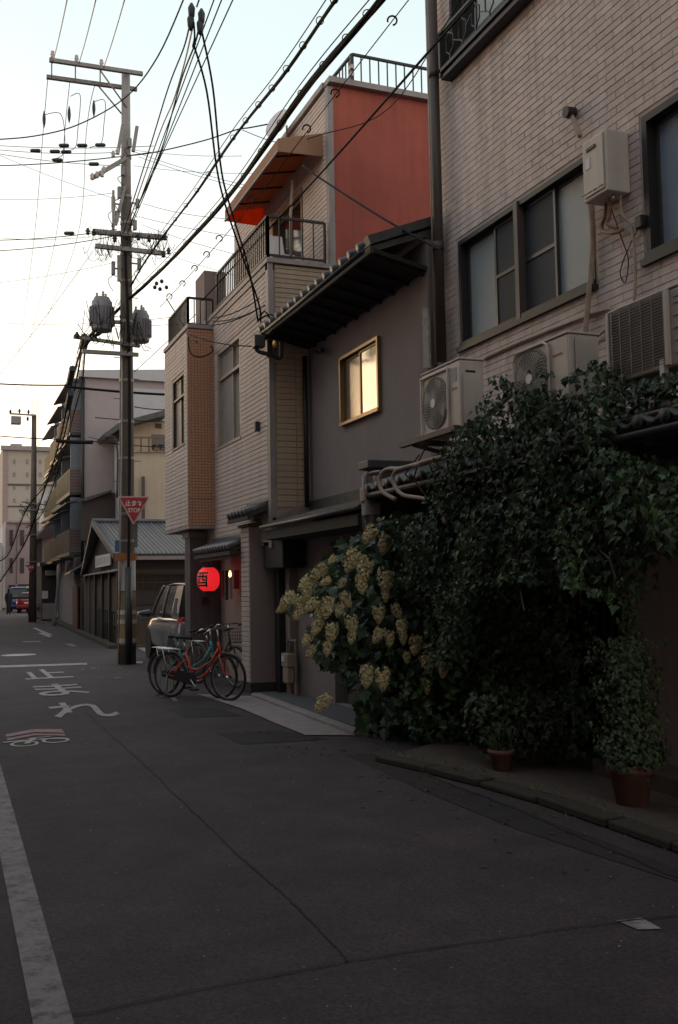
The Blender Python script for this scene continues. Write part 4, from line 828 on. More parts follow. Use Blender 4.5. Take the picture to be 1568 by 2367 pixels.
# stop sign
A, B, Cc = onY(272, 1147, 21.05), onY(347, 1147, 21.05), onY(309, 1214, 21.05)
ss = thing('stop_sign', 'red inverted triangle stop sign fixed to the corner pole', 'road sign', tuple((A + B + Cc) / 3))
def tri(A, B, C_, inset, y, r_=.05):
    ce = (A + B + C_) / 3; pts = []
    P_ = [p.lerp(ce, inset) for p in (A, C_, B)]
    for i in range(3):
        p, a, b = P_[i], P_[i - 1], P_[(i + 1) % 3]; d1, d2 = (a - p).normalized(), (b - p).normalized()
        for t in (0, .25, .5, .75, 1): q = (p + d1 * r_ * (1 - t) ** 2 + d2 * r_ * t ** 2); pts.append((q.x, y, q.z))
    return pts
MB().prism(tri(A, B, Cc, 0, 21.05), (0, .015, 0)).build('plate', SIGNW, ss); MB().prism(tri(A, B, Cc, .045, 21.046), (0, .002, 0)).build('red_border', SIGNR, ss)
MB().prism(tri(A, B, Cc, .10, 21.043), (0, .002, 0)).build('white_line', SIGNW, ss); MB().prism(tri(A, B, Cc, .135, 21.040), (0, .002, 0)).build('red_face', SIGNR, ss)
def upright(x, y, z): return Matrix(((1, 0, 0, x), (0, 0, -1, y), (0, 1, 0, z), (0, 0, 0, 1)))
cx = (A.x + B.x) / 2
text('止まれ', 'lettering', SIGNW, ss, .125, upright(cx, 21.037, A.z - .155), .001, bold=.0035); text('STOP', 'lettering', SIGNW, ss, .125, upright(cx, 21.037, A.z - .30), .001, bold=.002, sx=.85)
MB().box(cx - .05, cx + .05, 21.065, 21.25, A.z - .3, A.z - .2).build('clamp', STEEL, ss)
def plate(x0, y0, x1, y1, m, Y, label, nm='sign_plate', cat='sign'):
    a, b = onY(x0, y1, Y), onY(x1, y0, Y); return tag(MB().box(a.x, b.x, Y, Y + .015, a.z, b.z).build(nm, m), label, cat)
plate(266, 1249, 276, 1276, mat('sign_blue', (.03, .12, .25), .5), 21.25, 'small blue sign plate sticking out left of the pole')
plate(265, 1278, 316, 1296, mat('sign_orange', (.32, .11, .04), .6), 21.22, 'rusty orange plate strapped across the corner pole')
plate(305, 1205, 318, 1265, mat('plate_grey', (.14, .13, .14), .6), 21.3, 'tall narrow grey plate behind the stop sign', 'grey_plate', 'plate')
# ================================================================ FAR STREET
def fx(Y): return 4.36 + .038 * (Y - 27.3)
fk = MB(); fk.prism([(fx(26.9) - .25, 26.9, 0), (fx(26.9), 26.9, 0), (fx(60), 60, 0), (fx(60) - .25, 60, 0)], (0, 0, .1)); struct(fk.build('far_kerb', CONCD))
mb = MB(); mb.prism([(fx(26.9), 26.9, 0), (14, 26.9, 0), (14, 100, 0), (fx(100), 100, 0)], (0, 0, .06)); struct(mb.build('far_pavement', PAVE))
mh = thing('wooden_townhouse', 'low dark wooden townhouse with gabled tiled roof at the corner', 'house', (4.5, 30, 0))
MY = 27.35; MX = fx(27.3) + .05
AP = Vector((4.42, 31.6, 3.6)); EVz, EVy = 2.47, 26.95
MB().prism([(4.55, MY, 0), (4.55, MY, 2.5), (4.6, 31.6, 3.5), (4.75, 36.9, 1.95), (4.75, 36.9, 0)], (3.9, 0, 0)).build('timber_wall', BRNW, mh)
MB().prism([(4.3, EVy, EVz), (9.2, EVy, EVz), (9.2, 31.6, 3.62), (4.36, 31.6, 3.62)], (0, 0, .06)).build('near_roof_slope', KAWD, mh); MB().prism([(4.36, 31.6, 3.62), (9.2, 31.6, 3.62), (9.2, 36.6, 2.1), (4.66, 36.6, 2.1)], (0, 0, .06)).build('far_roof_slope', KAWD, mh)
for k in range(40):
    x = 4.32 + k * .12; MB().tube([(x, EVy - .02, EVz + .06), (x, 31.6, 3.68)], .032, 5).build('roof_tile', KAWARA if k % 3 else mat('roof_tile_pale', (.12, .108, .108), .45), mh)
MB().box(4.3, 9.2, EVy - .04, EVy + .02, EVz - .1, EVz).build('eave_board', TRIM, mh); MB().tube([(4.3, 31.6, 3.74), (9.2, 31.6, 3.74)], .07, 8).build('ridge', KAWARA, mh)
MB().bar((4.27, EVy, EVz + .0), (4.33, 31.6, 3.66), .1, .16).build('barge_board', KAWD, mh); MB().bar((4.62, 36.6, 2.1), (4.33, 31.6, 3.66), .1, .16).build('barge_board', KAWD, mh)
# side facing us: lattice, boards
MB().box(4.6, 9, MY - .05, MY - .002, 2.0, 2.12).build('beam', WOODM, mh); MB().box(4.6, 9, MY - .06, MY - .002, 1.95, 1.99).build('beam', IRON, mh)
for k in range(38): x = 4.75 + k * .055; MB().box(x, x + .022, MY - .04, MY - .002, 1.56, 1.93).build('lattice_bar', WOODM, mh)
MB().box(4.7, 6.9, MY - .05, MY - .041, 1.74, 1.765).build('lattice_rail', WOODM, mh)
MB().box(4.7, 6.9, MY - .03, MY - .0015, 1.15, 1.53).build('blind', WOODD, mh); MB().box(4.6, 9, MY - .06, MY, .0, .95).build('boarding', WOODM, mh)
# street front: posts, boards, glazed lower panels
for k, Y in enumerate((27.45, 29.3, 31.3, 33.4, 35.2, 36.9)):
    MB().box(fx(Y) + .02, fx(Y) + .14, Y - .09, Y + .09, .05, 2.12).build('post', BLACKP, mh)
Y = 27.6
while Y < 36.7:
    MB().prism([(fx(Y) + .09, Y, .95), (fx(Y) + .12, Y, .95), (fx(Y + .45) + .12, Y + .43, .95), (fx(Y + .45) + .09, Y + .43, .95)], (0, 0, 1.0)).build('wall_board', WOODM, mh)
    MB().prism([(fx(Y) + .11, Y + .04, .55), (fx(Y) + .12, Y + .04, .55), (fx(Y + .4) + .12, Y + .38, .55), (fx(Y + .4) + .11, Y + .38, .55)], (0, 0, .36)).build('pane', GLF, mh)
    MB().prism([(fx(Y) + .11, Y + .04, .12), (fx(Y) + .12, Y + .04, .12), (fx(Y + .4) + .12, Y + .38, .12), (fx(Y + .4) + .11, Y + .38, .12)], (0, 0, .36)).build('pane', GLN, mh)
    MB().box(fx(Y) + .08, fx(Y) + .13, Y - .02, Y + .02, .1, .95).build('window_bar', WOODD, mh); Y += .46
MB().prism([(fx(27) - .1, 26.9, 2.06), (fx(27) + .3, 26.9, 2.16), (fx(37) + .3, 37, 2.16), (fx(37) - .1, 37, 2.06)], (0, 0, .04)).build('pent_roof', TRIM, mh)
sb = thing('sign_board', 'white sign board with small dark columns on the gable wall', 'sign', tuple(onX(237, 1297, 4.5)))
q = [onX(220, 1286, 4.5), onX(254, 1279, 4.5), onX(254, 1306, 4.5), onX(220, 1313, 4.5)]
MB().prism(q, (.04, 0, 0)).build('board', SIGNW, sb)
for k in range(9):
    u = .08 + k * .1; a, b = q[0].lerp(q[1], u), q[3].lerp(q[2], u); MB().bar(a.lerp(b, .2) - Vector((.004, 0, 0)), a.lerp(b, .82) - Vector((.004, 0, 0)), .05, .004, (1, 0, 0)).build('text_column', GREYL if k % 2 else TRAF, sb)
# door wall left of the townhouse and balcony block
def pane_rows(parent, P, c, arr, m=GLD):
    for (a0, a1, z0, z1) in arr:
        fr = MB(); w = .05
        pb(fr, P, c, a0, a1, z1 - w, z1, 0, .04); pb(fr, P, c, a0, a1, z0, z0 + w, 0, .04); pb(fr, P, c, a0, a0 + w, z0 + w, z1 - w, 0, .04); pb(fr, P, c, a1 - w, a1, z0 + w, z1 - w, 0, .04); pb(fr, P, c, (a0 + a1) / 2 - w / 2, (a0 + a1) / 2 + w / 2, z0 + w, z1 - w, 0, .04)
        f_ = fr.build('window', DARKF, parent); g_ = MB(); pb(g_, P, c, a0 + w, a1 - w, z0 + w, z1 - w, .0, .015); g_.build('pane', m, f_)
ab = thing('balcony_block', 'tall narrow apartment block with stacked dark balconies and grey side wall', 'building', (5.2, 45, 0))
MB().prism([(4.95, 38.4, 0), (4.95, 38.4, 9.7), (5.65, 54.5, 9.7), (5.65, 54.5, 0)], (9, 0, 0)).build('wall', GREYB, ab)
MB().box(6.45, 14, 38.36, 38.39, 0, 9.4).build('side_panel', GREYL, ab)
MB().prism([(4.7, 38.2, 9.7), (4.7, 38.2, 9.95), (14, 38.2, 10.6), (14, 38.2, 9.7)], (1.5, 16.5, 0)).build('roof', GREYL, ab)
for f_, z in enumerate((2.9, 5.2, 7.5)):
    for k, Y in enumerate((38.6, 43.9, 49.2)):
        x = 4.95 + .0435 * (Y - 38.4)
        if Y > 50: continue
        MB().box(x - .55, x, Y, Y + 4.7, z, z + .12).build('balcony_slab', IRON, ab)
        MB().box(x - .55, x - .51, Y, Y + 4.7, z + .12, z + 1.0).build('balcony_front', mat('lattice_tan', (.16, .12, .075), .7, var=.5, scale=30) if (k + f_) % 2 else WOODD, ab)
        for j in range(22): MB().box(x - .56, x - .552, Y + j * .21, Y + j * .21 + .1, z + .15, z + .97).build('slat', WOODM if j % 2 else mat('lattice_gold', (.21, .155, .095), .6), ab)
        MB().box(x - .52, x, Y, Y + .06, z + .12, z + 2.2).build('divider', mat('divider_blue_grey', (.10, .11, .13), .6), ab)
        for j in range(7): MB().box(x - .50, x - .06, Y - .02, Y - .005, z + .18 + j * .12, z + .24 + j * .12).build('side_louvre', mat('louvre_redbrown', (.14, .05, .035), .7), ab)
        MB().prism([(x - .7, Y - .1, z + 1.95), (x, Y - .1, z + 2.15), (x, Y - .1, z + 2.2), (x - .7, Y - .1, z + 2.0)], (0, 4.8, 0)).build('awning', KAWD, ab)
T('downpipe', IRON, [(4.85, 38.3, 9.6), (4.85, 38.3, 2.6)], .06, ab)
MB().prism([(4.72, 37.6, 0), (4.72, 37.6, 2.35), (5.3, 44.5, 2.35), (5.3, 44.5, 0)], (2, 0, 0)).build('ground_floor', BRNW, ab)
MB().prism([(4.70, 38.6, .06), (4.69, 38.6, 1.75), (4.80, 41, 1.75), (4.81, 41, .06)], (.05, 0, 0)).build('door', mat('door_redbrown', (.11, .035, .025), .7), ab)
MB().prism([(4.3, 37.6, 2.2), (4.8, 37.6, 2.5), (5.3, 44, 2.5), (4.8, 44, 2.2)], (0, 0, .06)).build('pent_roof', KAWARA, ab)
gb = thing('brown_gable_house', 'dark brown wall with rising roofline behind the townhouse', 'house', (6, 37.6, 0))
q = [onY(190, 1160, 37.7), onY(256, 1138, 37.7), onY(280, 1142, 37.7), onY(300, 1250, 37.7), onY(190, 1250, 37.7)]
MB().prism(q, (0, .5, 0)).build('wall', BRNW, gb); MB().bar(q[0] + Vector((-.2, -.1, .0)), q[1] + Vector((0, -.1, .04)), .3, .08).build('roof_edge', KAWD, gb)
cr = thing('cream_house', 'cream rendered house with brown balcony behind the townhouse roof', 'house', (6, 37, 0))
def ybox(x0, y0, x1, y1, Y, dep, m, nm, parent, bevel=0):
    a, b = onY(x0, y1, Y), onY(x1, y0, Y); return MB().box(a.x, b.x, Y, Y + dep, a.z, b.z).build(nm, m, parent, bevel=bevel)
ybox(286, 1052, 640, 1300, 36.4, 1.6, CREAM, 'wall', cr); ybox(300, 985, 640, 1052, 37.4, .8, CREAM, 'upper_wall', cr); ybox(352, 1005, 383, 1040, 37.36, .03, GLD, 'window', cr)
ybox(275, 1020, 284, 1250, 36.9, 1, GREYL, 'side_wall', cr)
ybox(361, 979, 374, 989, 37.36, .03, DARKF, 'vent', cr)
MB().prism([onY(240, 1003, 36.6), onY(278, 975, 36.6), onY(390, 945, 36.6), onY(392, 958, 36.6), onY(285, 985, 36.6), onY(246, 1012, 36.6)], (0, 2, 0)).build('roof', KAWD, cr)
cb = onY(308, 1050, 36.3); ce = onY(520, 1049, 36.3)
railing(cr, cb, ce, .62, .3, mat('rail_redbrown', (.13, .06, .045), .6), .025, .06)
ybox(329, 1101, 335, 1215, 36.2, .1, BROWNP, 'flue', cr)
T('gutter_pipe', IRON, [onY(244, 1010, 36.5), onY(270, 1024, 36.5), onY(271, 1150, 36.5)], .04, cr)
# dark timber house with notice, Y~54
th = thing('dark_timber_house', 'small dark timber house with a paper notice beyond leaning pole', 'house', (5.2, 54, 0))
ybox(96, 1305, 131, 1434, 54, 6, BRNW, 'wall', th); ybox(98, 1394, 131, 1432, 53.9, .08, GREYB, 'metal_shutter', th); ybox(97, 1366, 111, 1384, 53.9, .05, SIGNW, 'notice', th); ybox(92, 1300, 133, 1308, 53.5, 1, KAWD, 'roof', th); ybox(106, 1318, 131, 1330, 53.6, .4, GREYB, 'pent_roof', th)
# leaning pole
a = onZ(125, 1447); lp = thing('leaning_pole', 'slim grey pole leaning right beside the street kerb', 'pole', tuple(a))
b = onY(146, 1243, a.y); T('shaft', TRAF, [a, a.lerp(b, .5), b], .075, lp, 10); 
# pink house and tile roof house
ph = thing('pink_house', 'pinkish rendered house with dark tiled eave near the far pole', 'house', (6, 62, 0))
ybox(84, 1228, 135, 1430, 62, 4, PINKB, 'wall', ph); MB().prism([onY(78, 1252, 61.5), onY(131, 1182, 61.5), onY(140, 1182, 61.5), onY(140, 1232, 61.5), onY(90, 1246, 61.5)], (0, 3, 0)).build('roof', BRNW, ph)
ybox(84, 1240, 97, 1300, 61.9, .05, BRNW, 'window', ph); ybox(88, 1312, 95, 1360, 61.9, .05, GLD, 'window', ph); ybox(98, 1320, 103, 1345, 61.9, .05, SIGNW, 'meter_box', ph)
pb2 = thing('pink_block', 'broad pink building closing the far end of the street', 'building', (5, 92, 0))
ybox(12, 1205, 90, 1410, 92, 8, PINKB, 'wall', pb2); ybox(20, 1352, 36, 1375, 91.9, .05, DARKF, 'garage_opening', pb2); ybox(42, 1350, 68, 1372, 91.9, .05, BLACKP, 'garage_opening', pb2); ybox(12, 1204, 92, 1208, 91.7, .4, TRIM, 'cornice', pb2); ybox(38, 1210, 40, 1350, 91.9, .05, STUCD, 'joint', pb2)
fb = thing('beige_tower', 'large pale beige apartment block standing far behind the pole', 'building', (8, 110, 0))
ybox(4, 1038, 150, 1400, 112, 12, FARB, 'wall', fb); ybox(4, 1038, 18, 1400, 111.9, .08, PINKB, 'light_strip', fb); ybox(2, 1034, 150, 1039, 111.6, .6, TRIM, 'cornice', fb); ybox(25, 1026, 51, 1035, 114, 4, GREYB, 'roof_plant', fb); ybox(62, 1031, 71, 1035, 114, 4, GREYB, 'roof_plant', fb)
ybox(18, 1120, 134, 1121.5, 111.9, .06, STUCD, 'panel_joint', fb); ybox(18, 1170, 134, 1171.5, 111.9, .06, STUCD, 'panel_joint', fb)
wb_ = thing('white_block', 'small white building block behind the pink house roof', 'building', (8, 80, 0)); ybox(99, 1141, 133, 1205, 80, 3, GREYL, 'wall', wb_)
tb = thing('tan_building', 'tan building side at the far left edge', 'building', (4, 88, 0)); ybox(-60, 1255, 5, 1412, 86, 8, FARB, 'wall', tb)
lb = thing('pale_slim_building', 'slim pale building between tan and pink walls', 'building', (4.6, 95, 0)); ybox(5, 1215, 13, 1405, 90, 8, GREYL, 'wall', lb)
for (x0, y0, x1, y1) in ((22, 1225, 30, 1262), (46, 1225, 56, 1262), (22, 1290, 30, 1325), (46, 1290, 56, 1325)): ybox(x0, y0, x1, y1, 91.95, .03, BRNW, 'window', pb2)
for r_i in range(4):
    for c_i in range(3): ybox(30 + c_i * 30, 1062 + r_i * 30, 36 + c_i * 30, 1072 + r_i * 30, 111.95, .03, STUCP, 'window', fb)
# far pole
fp = onZ(75, 1438); fpt = thing('utility_pole', 'distant utility pole with twin vertical rods on top', 'utility pole', tuple(fp))
b = onY(79, 958, fp.y); T('shaft', POLEC, [fp, fp.lerp(b, .5), b], [.2, .16, .12], fpt, 12)
for q in ((22, 956, 84, 960, .08), (50, 1160, 110, 1168, .07), (45, 1180, 105, 1178, .07), (35, 1240, 90, 1235, .06), (60, 1300, 84, 1298, .05)): MB().bar(onY(q[0], q[1], fp.y - .2), onY(q[2], q[3], fp.y - .2), q[4]).build('crossarm', STEEL, fpt)
for x in (74, 88): T('lightning_rod', STEEL, [onY(x, 917, fp.y), onY(x, 968, fp.y)], .022, fpt)
ybox(26, 962, 49, 978, fp.y - .3, .5, TRAF, 'switch_box', fpt); 
for x, y in ((24, 952), (45, 950), (66, 952), (64, 968)): o = MB().lathe([(.03, -.12), (.07, 0), (.03, .12)], tuple(onY(x, y, fp.y - .2)), 8).build('insulator', BLACKP, fpt)
m_ = MB()
for k in range(16):
    a_, b_ = onY(rr_.uniform(40, 110), rr_.uniform(1155, 1185), fp.y), onY(rr_.uniform(40, 115), rr_.uniform(1160, 1200), fp.y); mid = (a_ + b_) / 2 - Vector((0, 0, .3)); m_.tube([a_, mid, b_], .015, 4)
m_.build('jumper_wires', WIRE, fpt, stuff=True)
A2, B2, C2 = onY(59, 1306, fp.y - .3), onY(81, 1306, fp.y - .3), onY(71, 1326, fp.y - .3)
s2 = thing('stop_sign', 'distant small red stop sign on the far pole', 'road sign', tuple(A2)); MB().prism([A2, B2, C2], (0, .03, 0)).build('plate', SIGNR, s2); text('止まれ', 'lettering', SIGNW, s2, .12, upright((A2.x + B2.x) / 2, fp.y - .305, A2.z - .13), .001, bold=.004)
# ================================================================ VEHICLES
def car(label, cat, loc, rz, L, Wd, Hh, col, hatch=.86, group=None):
    t = thing('parked_car', label, cat, loc, group, 0); cm = mat('car_paint_%d' % int(col[0] * 1000 + col[2] * 77), col, .25, var=.03, metal=.1); cm.node_tree.nodes['Principled BSDF'].inputs['Coat Weight'].default_value = .6
    # local: x length (front +), y width
    st = []   # station: x, halfwidth low, belt z, roof z, roof half
    def S(x, w, zb, zbelt, zr, wr): st.append((x, w, zb, zbelt, zr, wr))
    S(-L / 2, Wd * .40, .45, .80, .84, Wd * .33); S(-L / 2 + .06, Wd * .47, .30, .96, 1.18, Wd * .38); S(-L / 2 + .16, Wd * .495, .24, 1.0, Hh - .12, Wd * .38)
    S(-L / 2 + .45, Wd * .5, .22, 1.0, Hh, Wd * .39); S(0, Wd * .5, .2, .98, Hh + .02, Wd * .40); S(L * .18, Wd * .5, .2, .96, Hh - .05, Wd * .39); S(L * .33, Wd * .49, .22, .95, 1.05, Wd * .36); S(L * .44, Wd * .46, .26, .80, .86, Wd * .3); S(L / 2, Wd * .40, .38, .62, .66, Wd * .26)
    vs, fs = [], []
    for (x, w, z0, zb, zr, wr) in st:
        ring_ = [(x, -w * .9, z0), (x, -w, z0 + .15), (x, -w * 1.01, (z0 + zb) / 2 + .1), (x, -w * .97, zb - .04), (x, -w * .86, zb + .01), (x, 0, zb + .03)]
        ring_ += [(a, -b, c) for a, b, c in reversed(ring_[:-1])]; vs += ring_
    n_ = 11
    for i in range(len(st) - 1):
        for k in range(n_): k2 = (k + 1) % n_; fs.append((i * n_ + k, i * n_ + k2, (i + 1) * n_ + k2, (i + 1) * n_ + k))
    fs.append(tuple(range(n_))); fs.append(tuple((len(st) - 1) * n_ + k for k in range(n_))[::-1])
    def put(mb_, nm, m, p=t, smooth=False, bev=0):
        o_ = mb_.build(nm, m, None, smooth, bev); o_.parent = p; return o_
    m_ = MB(); m_.add(vs, fs); bo = put(m_, 'body', cm, smooth=True); su = bo.modifiers.new('s', 'SUBSURF'); su.levels = su.render_levels = 2
    zb0, zt0, zm0 = .95, Hh - .04, 1.3; wb0, wt0, wm0 = Wd * .468, Wd * .375, Wd * .44; xr0, xr1, xf0, xf1 = -L / 2 + .1, -L / 2 + .3, L * .34, L * .15
    def lerp3(t_): # outline of the greenhouse at relative height
        q1 = 1 - (1 - t_) ** 1.7; return (xr0 + (xr1 - xr0) * t_ ** 1.8, xf0 + (xf1 - xf0) * t_, wb0 + (wt0 - wb0) * t_ ** 1.5, zb0 + (zt0 - zb0) * t_)
    m_ = MB(); vs2 = []; fs2 = []
    for k in range(6):
        a_, b_, w_, z_ = lerp3(k / 5); vs2 += [(a_, -w_, z_), (a_, w_, z_), (b_, w_ * .93, z_), (b_, -w_ * .93, z_)]
    for k in range(5):
        for e in range(4): e2 = (e + 1) % 4; fs2.append((k * 4 + e, k * 4 + e2, k * 4 + 4 + e2, k * 4 + 4 + e))
    fs2.append((20, 21, 22, 23)); m_.add(vs2, fs2); put(m_, 'glasshouse', GLD)
    m_ = MB(); rv_ = []
    for (x, w, z) in ((xr1 - .1, Wd * .30, zt0 - .03), (xr1 - .02, Wd * .375, zt0 + .03), (-L * .15, Wd * .385, zt0 + .075), (L * .06, Wd * .385, zt0 + .06), (xf1 + .04, Wd * .36, zt0 + .01), (xf1 + .1, Wd * .33, zt0 - .04)):
        rv_ += [(x, -w, z - .05), (x, -w * .9, z), (x, 0, z + .02), (x, w * .9, z), (x, w, z - .05), (x, 0, z - .05)]
    rf_ = [(a * 6 + k, a * 6 + (k + 1) % 6, a * 6 + 6 + (k + 1) % 6, a * 6 + 6 + k) for a in range(5) for k in range(6)] + [tuple(range(6)), tuple(range(35, 29, -1))]
    m_.add(rv_, rf_); ro = put(m_, 'roof', cm, smooth=True); su = ro.modifiers.new('s', 'SUBSURF'); su.levels = su.render_levels = 1
    for s in (-1, 1):
        def gp(xa_, t_, o=.012): a_, b_, w_, z_ = lerp3(t_); u = (xa_ - a_) / (b_ - a_); return Vector((xa_, s * (w_ * (1 - .07 * u) + o), z_))
        for (xa, xb, wd) in ((-L * .02, -L * .03, .05), (L * .335, L * .15, .06)):
            m_ = MB(); m_.tube([gp(xa + (xb - xa) * k / 5, k / 5) for k in range(6)], wd / 2, 5); put(m_, 'pillar', cm, smooth=True)
        m_ = MB(); bot = [gp(-L / 2 + .12 + .0, 0), gp(-L * .27, 0)]; col_ = [gp(-L / 2 + .14 + .16 * (k / 5) ** 1.8, k / 5) for k in range(6)]; c2_ = [gp(-L * .27 - .0 + .05 * k / 5, k / 5) for k in range(6)]
        for k in range(5): m_.face([col_[k], c2_[k], c2_[k + 1], col_[k + 1]])
        put(m_, 'quarter_panel', cm)
        m_ = MB(); qa = [gp(-L * .40, .12, .02), gp(-L * .30, .12, .02), gp(-L * .295, .62, .02), gp(-L * .36, .62, .02)]; m_.face(qa); put(m_, 'quarter_window', GLD)
        m_ = MB(); m_.prism([(-L / 2 - .02, s * Wd * .24, .80), (-L / 2 + .02, s * Wd * .40, .78), (-L / 2 + .16, s * Wd * .492, .82), (-L / 2 + .17, s * Wd * .478, .99), (-L / 2 + .04, s * Wd * .41, 1.01), (-L / 2 - .0, s * Wd * .25, 1.0)], (-.02, s * .006, 0)); put(m_, 'tail_lamp', mat('tail_lamp_red', (.5, .03, .03), .2), bev=.012)
        m_ = MB(); y0_, y1_ = s * (Wd * .47), s * (Wd * .5 + .30); m_.prism([(L * .20, y0_, 1.04), (L * .20, y0_ + s * .1, 1.12), (L * .20, y1_, 1.08), (L * .20, y1_ + s * .03, .98), (L * .20, y1_ - s * .1, .86), (L * .20, y0_ + s * .1, .90)], (.12, 0, 0)); put(m_, 'door_mirror', cm, bev=.03)
        m_ = MB(); m_.prism([(L * .195, y0_ + s * .05, 1.03), (L * .195, y1_ - s * .02, 1.04), (L * .195, y1_ - s * .08, .95), (L * .195, y0_ + s * .1, .95)], (-.004, 0, 0)); put(m_, 'mirror_glass', GLD)
        m_ = MB(); m_.tube([(-L * .46, s * (Wd * .488), .93), (-L * .2, s * (Wd * .502), .90), (L * .2, s * (Wd * .498), .86)], .008, 5); put(m_, 'belt_line', BLACKP)
        m_ = MB(); m_.box(L * .44, L * .47, min(s * Wd * .25, s * Wd * .44), max(s * Wd * .25, s * Wd * .44), .62, .75); put(m_, 'headlight', GLF, bev=.02)
        for x in (-L * .32, L * .33):
            w_ = thing('w', '', '', (0, 0, 0)); bpy.data.objects.remove(w_)
            m_ = MB(); c0 = (x, s * (Wd * .5 - .1), .31); m_.ring(c0, (0, 1, 0), .225, .085, 28, 8); wt = put(m_, 'tyre', BLACK, smooth=True)
            m_ = MB(); m_.cyl((x, s * (Wd * .5 - .05), .31), (x, s * (Wd * .5 - .15), .31), .19, seg=20)
            for k in range(5): a_ = k * 1.2566; m_.bar((x, s * (Wd * .5 - .03), .31), (x + .17 * math.cos(a_), s * (Wd * .5 - .035), .31 + .17 * math.sin(a_)), .05, .03, (0, 1, 0))
            put(m_, 'rim', STEEL, wt)
            m_ = MB(); m_.cyl((x, s * (Wd * .5 - .16), .33), (x, s * (Wd * .5 + .002), .33), .345, seg=24); put(m_, 'wheel_arch', BLACK)
    m_ = MB(); m_.box(-L / 2 - .03, -L / 2 + .1, -Wd * .44, Wd * .44, .36, .56); put(m_, 'rear_bumper', cm, bev=.04)
    m_ = MB(); m_.box(-L / 2 - .012, -L / 2 + .02, -.17, .17, .66, .78); put(m_, 'number_plate', SIGNW)
    t.rotation_euler = (0, 0, rz); return t
car('grey hatchback parked between the corner pole and corrugated wall', 'car', (5.2, 21.65, 0), rad(90), 3.8, 1.66, 1.68, (.17, .165, .18))
p = onZ(42, 1416); car('dark blue van parked at the far end of the street', 'van', (p.x + .3, p.y + 2, 0), rad(82), 4.2, 1.7, 1.85, (.03, .055, .15))
p = onZ(66, 1417); car('small red car parked beside the blue van', 'car', (p.x + .4, p.y + 1, 0), rad(70), 3.4, 1.48, 1.45, (.30, .02, .02))
def bicycle(label, fmat, front, rear, basket=False, rack=True):
    t = thing('bicycle', label, 'bicycle', (0, 0, 0), 'bicycles by the stucco pillar'); F_, R_ = Vector((1.12, 0, .33)), Vector((0, 0, .33))
    def put(mb_, nm, m, p=t, smooth=True): o_ = mb_.build(nm, m, None, smooth); o_.parent = p; return o_
    for c0 in (F_, R_):
        ty = put(MB().ring(c0, (0, 1, 0), .31, .019, 40, 8), 'tyre', BLACK); put(MB().ring(c0, (0, 1, 0), .288, .010, 40, 6), 'rim', STEEL, ty); sp = MB()
        for k in range(28): a_ = k * math.pi / 14; sp.tube([c0 + Vector((.012 * math.cos(a_ * 2), .025 if k % 2 else -.025, .012)), c0 + Vector((.283 * math.cos(a_), 0, .283 * math.sin(a_)))], .0014, 3)
        sp.build('spokes', TRAF, None).parent = ty; put(MB().cyl(c0 - Vector((0, .05, 0)), c0 + Vector((0, .05, 0)), .025, seg=10), 'hub', CHROME, ty)
        a0, a1 = (.1, 1.0) if c0 is R_ else (.25, .85); pts = [c0 + Vector((.345 * math.cos(math.pi * (a0 + (a1 - a0) * j / 14)), 0, .345 * math.sin(math.pi * (a0 + (a1 - a0) * j / 14)))) for j in range(15)]; fd = MB()
        for j in range(14): fd.bar(pts[j], pts[j + 1], .045, .006)
        put(fd, 'mudguard', STEEL, smooth=False)
    BBk = Vector((.46, 0, .28)); ST = Vector((.31, 0, .68)); HT = Vector((.94, 0, .82)); HB = Vector((.98, 0, .66)); m_ = MB()
    m_.tube([BBk, ST], .017, 9); m_.tube([HT, HB], .02, 9)
    m_.tube([HB + Vector((-.01, 0, .1)), Vector((.80, 0, .55)), Vector((.55, 0, .42)), Vector((.395, 0, .43))], .016, 8); m_.tube([HB, Vector((.82, 0, .45)), Vector((.62, 0, .32)), BBk], .018, 8)
    for s in (-1, 1): m_.tube([ST - Vector((0, 0, .12)), Vector((.1, s * .045, .42)), R_ + Vector((0, s * .055, 0))], .009, 6); m_.tube([BBk, R_ + Vector((0, s * .055, 0))], .010, 6)
    put(m_, 'frame', fmat); m_ = MB()
    for s in (-1, 1): m_.tube([HB, HB + Vector((.02, s * .05, -.04)), Vector((1.06, s * .05, .46)), F_ + Vector((0, s * .05, 0))], .011, 7)
    put(m_, 'fork', fmat)
    put(MB().tube([ST, ST + Vector((-.035, 0, .16))], .013, 8), 'seat_post', CHROME)
    sd_ = MB(); n2 = 9
    for j in range(n2): pass
    sv = []; sf = []
    for j, (x, w, z) in enumerate(((-.13, .03, .0), (-.11, .095, .015), (-.04, .10, .01), (.03, .06, .005), (.10, .03, .0), (.15, .018, -.012))):
        for k in range(8): a_ = k * math.pi / 4; sv.append((ST.x - .04 + x, w * math.cos(a_), ST.z + .19 + z + .028 * math.sin(a_)))
    for j in range(5):
        for k in range(8): k2 = (k + 1) % 8; sf.append((j * 8 + k, j * 8 + k2, (j + 1) * 8 + k2, (j + 1) * 8 + k))
    sf += [tuple(range(8)), tuple(range(47, 39, -1))]; sd_.add(sv, sf); put(sd_, 'saddle', BLACK)
    put(MB().tube([(.9, -.27, .93), (1.0, -.26, 1.0), (.99, -.1, 1.01), (.93, 0, 1.0), (.99, .1, 1.01), (1.0, .26, 1.0), (.82, .28, .97)], .011, 8), 'handlebar', CHROME); put(MB().tube([HT, Vector((.93, 0, 1.0))], .013, 8), 'stem', CHROME)
    for s in (-1, 1): put(MB().tube([(.93, s * .265, .99), (.80, s * .28, .97)], .017, 8), 'grip', BLACK)
